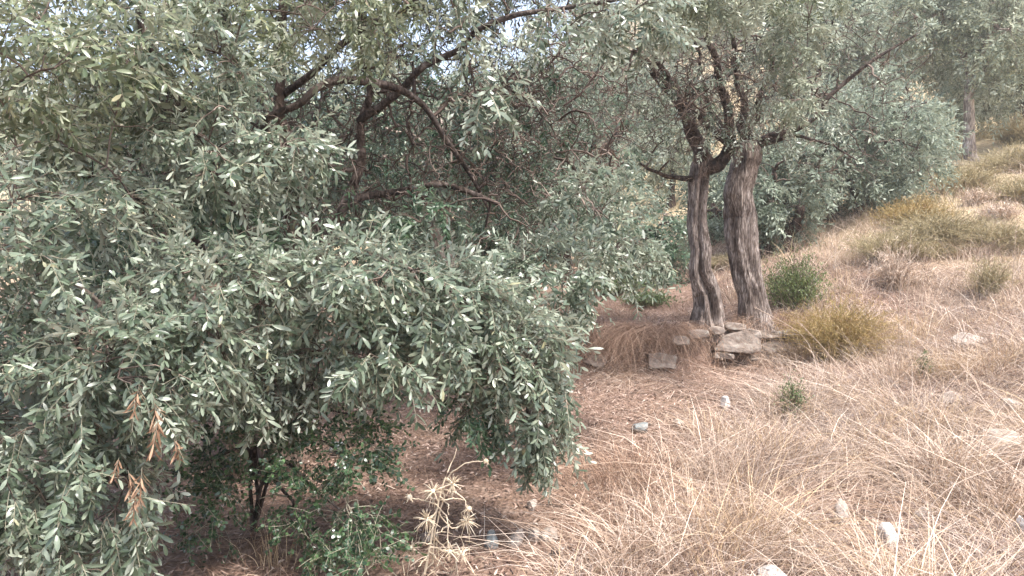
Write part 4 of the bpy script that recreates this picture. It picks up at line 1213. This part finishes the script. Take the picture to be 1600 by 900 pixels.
broom(1110, 400, 90, 90, 'green', 'dark shrub on the slope seen between the two trunks', 618, d=13.0, n=700, name='green_shrub')

for i, (px, d, wp, hp, m, lab) in enumerate([
    (1398, 8.2, 85, 80, 'straw', 'straw-coloured twiggy clump in straw below the olive-brown scrub bush'),
    (1546, 7.7, 75, 70, 'broom', 'small yellowish scrub clump just above the tilted slab'),
    (1528, 11.1, 55, 50, 'straw', 'straw-coloured twiggy clump beside the rounded pink-white rock'),
    (1459, 9.1, 70, 60, 'broom', 'small tawny clump in front of the broad tawny scrub bush'),
    (1560, 10.2, 70, 60, 'straw', 'straw-coloured twiggy clump below the low broken whitish rock'),
    (1433, 11.3, 60, 60, 'broom', 'small tawny clump at the edge of the rounded blue-grey olive')]):
    broom(px, 0, wp, hp, m, lab, 650 + i, group='small dry scrub clumps on the bank', d=d, n=320, name='scrub_clump')

# glossy dark shrub under the big olive
sb = P(395, 812, 3.45); sb[2] = gz(sb)
S = Tree('glossy_shrub', sb, 'dark green glossy-leaved shrub spreading in the shade under the big olive', 'shrub', seed=61)
for (a, b_, c_) in (((440, 690, 3.3), (500, 690, 3.1), (585, 735, 2.95)), ((430, 720, 3.3), (480, 760, 3.0), (560, 830, 2.85)), ((420, 700, 3.35), (470, 640, 3.2), (560, 650, 3.1)),
                    ((400, 720, 3.3), (380, 700, 3.1), (330, 720, 3.0)), ((420, 740, 3.3), (450, 800, 3.0), (520, 870, 2.8))):
    S.limb([(*sb, .010), W(*a, .008), W(*b_, .006), W(*c_, .003)], M['bark_limb'], 'stem', sides=6)
for c in ((560, 720, 2.95, 60, 40), (540, 800, 2.85, 70, 60), (490, 690, 3.1, 60, 60), (460, 770, 3.0, 60, 60), (560, 860, 2.8, 60, 40), (380, 700, 3.2, 80, 70), (430, 640, 3.2, 80, 50), (330, 800, 3.1, 60, 60), (520, 640, 3.2, 60, 40), (500, 850, 2.9, 50, 50), (330, 670, 3.2, 80, 60), (410, 690, 3.0, 70, 50), (300, 760, 3.0, 60, 50), (580, 690, 3.0, 40, 40)):
    S.clump(*ell(*c, .16), 5, 20, 3, 'gloss', 'glossy', droop=.15, r1=(.005, .002), r2=(.002, .001), out=.7)
S.finish(200, 'twig_pale')

# ------------------------------------------------------------------ dry thistle in front
tb = P(668, 903, 2.98); tb[2] = gz(tb)
th = empty('dry_thistle', tb, 'bleached dry thistle with spiky heads standing on the litter', 'thistle')
tr_ = np.random.default_rng(9)
def tpath(pts, r0, r1, name='stem', d=2.95):
    q = np.array([(*P(px, py, d + dd), 0) for px, py, dd in pts])
    q = smooth_path(q, 12)[:, :3] + tr_.normal(0, .002, (12, 3))
    MB().add(*tubes(q[None], np.linspace(r0 * .72, r1 * .72, 12)[None], 6)).build(name, M['thistle'], th, tb)
    return q
tpath([(662, 905, 0), (672, 850, 0), (682, 800, 0), (690, 765, 0), (697, 745, 0), (706, 722, .02), (714, 701, .03)], .0085, .002)
tpath([(676, 880, .03), (680, 830, .03), (690, 790, .02), (694, 760, 0)], .006, .004)
for pts in ([(697, 748, 0), (712, 734, -.03), (735, 722, -.05), (758, 721, -.06)], [(685, 790, 0), (665, 783, -.03), (640, 778, -.05)], [(693, 765, 0), (715, 772, -.04), (728, 785, -.05), (729, 806, -.05)],
            [(690, 782, 0), (710, 779, .04), (725, 781, .06)], [(682, 800, 0), (668, 815, -.06), (664, 812, -.08)], [(685, 790, 0), (698, 812, -.06), (700, 845, -.07), (702, 860, -.07)],
            [(694, 760, 0), (680, 765, -.04), (668, 758, -.05)], [(697, 748, 0), (705, 752, -.05), (708, 756, -.07)], [(684, 800, 0), (705, 824, .04), (722, 820, .05), (728, 815, .05)],
            [(688, 775, 0), (700, 790, -.05), (700, 803, -.06)], [(676, 850, 0), (655, 848, -.03), (640, 855, -.04)], [(676, 855, 0), (700, 862, -.03), (722, 864, -.05)], [(672, 862, 0), (690, 880, -.05), (698, 890, -.06)],
            [(668, 870, 0), (655, 885, -.05), (650, 897, -.06)], [(678, 840, 0), (690, 850, .04), (712, 872, .05)]):
    tpath(pts, .0042, .002, 'branch')
def spikes(px, py, dd, n, L, label=None, dome=.25):
    c = P(px, py, 2.95 + dd)
    dv = norm(tr_.normal(0, 1, (n, 3)) + np.array([0, -.2, dome]))
    p = c + dv * .006
    s = np.linspace(0, 1, 4)[None, :, None]
    ln = tr_.uniform(.5, 1.1, (n, 1, 1)) * L
    pts = p[:, None] + dv[:, None] * s * ln + np.array([0, 0, -1.0]) * (s ** 2) * ln * .25
    mb = MB().add(*tubes(pts, np.linspace(.0026, .0007, 4)[None].repeat(n, 0), 3))
    v, t = ICO[2]
    mb.add(v * .011 + c, t)
    mb.build('flower_head', M['thistle'], th, tb)
for (px, py, dd, n, L) in ((677, 768, -.05, 46, .05), (707, 757, -.07, 40, .045), (667, 812, -.08, 46, .05), (728, 814, -.05, 52, .05), (759, 721, -.06, 12, .012), (640, 777, -.05, 20, .02), (733, 795, -.05, 18, .025), (702, 862, -.07, 30, .04), (642, 856, -.04, 20, .04), (722, 864, -.05, 24, .04)):
    spikes(px, py, dd, n, L)
n = 60
q = P(682, 855, 2.93) + tr_.normal(0, 1, (n, 3)) * np.array([.07, .05, .06])
dv = norm(tr_.normal(0, 1, (n, 3)) + np.array([0, 0, -.5]))
s = np.linspace(0, 1, 4)[None, :, None]
MB().add(*tubes(q[:, None] + dv[:, None] * s * .07 - np.array([0, 0, 1.0]) * s ** 2 * .03, np.linspace(.002, .0008, 4)[None].repeat(n, 0), 3)).build('withered_leaves', M['thistle'], th, tb, kind='stuff')

print('TRIS', sum(len(o.data.polygons) for o in sc.objects if o.type == 'MESH'), 'unique', sum(len(m.polygons) for m in bpy.data.meshes), 'objects', len(sc.objects))

# ------------------------------------------------------------------ thin haze volume added to imitate veiling glare
hz = bpy.data.materials.new('glare_veil'); hz.use_nodes = True
hn = hz.node_tree; hn.nodes.clear()
ho = hn.nodes.new('ShaderNodeOutputMaterial'); hv = hn.nodes.new('ShaderNodeVolumePrincipled')
hv.inputs['Color'].default_value = (0.95, 0.96, 0.96, 1); hv.inputs['Density'].default_value = 0.002; hv.inputs['Anisotropy'].default_value = 0.3
hn.links.new(hv.outputs[0], ho.inputs['Volume'])
allv = [o for o in sc.objects if o.type == 'MESH']
zlo, zhi = 1e9, -1e9
for o in allv:
    M4 = o.matrix_world
    if o.name == 'ground':
        zs = [v[2] for v in o.bound_box]; zlo = min(zlo, min(zs)); zhi = max(zhi, max(zs))
x0, x1, y0, y1, z0, z1 = -125., 165., -45., 205., zlo - 1, zhi + 12
v = np.array([(x, y, z) for x in (x0, x1) for y in (y0, y1) for z in (z0, z1)])
t = [(0, 1, 3), (0, 3, 2), (4, 6, 7), (4, 7, 5), (0, 4, 5), (0, 5, 1), (2, 3, 7), (2, 7, 6), (0, 2, 6), (0, 6, 4), (1, 5, 7), (1, 7, 3)]
MB().add(v, t).build('glare_haze', hz, kind='stuff', smooth=False)
sc.cycles.volume_bounces = 1
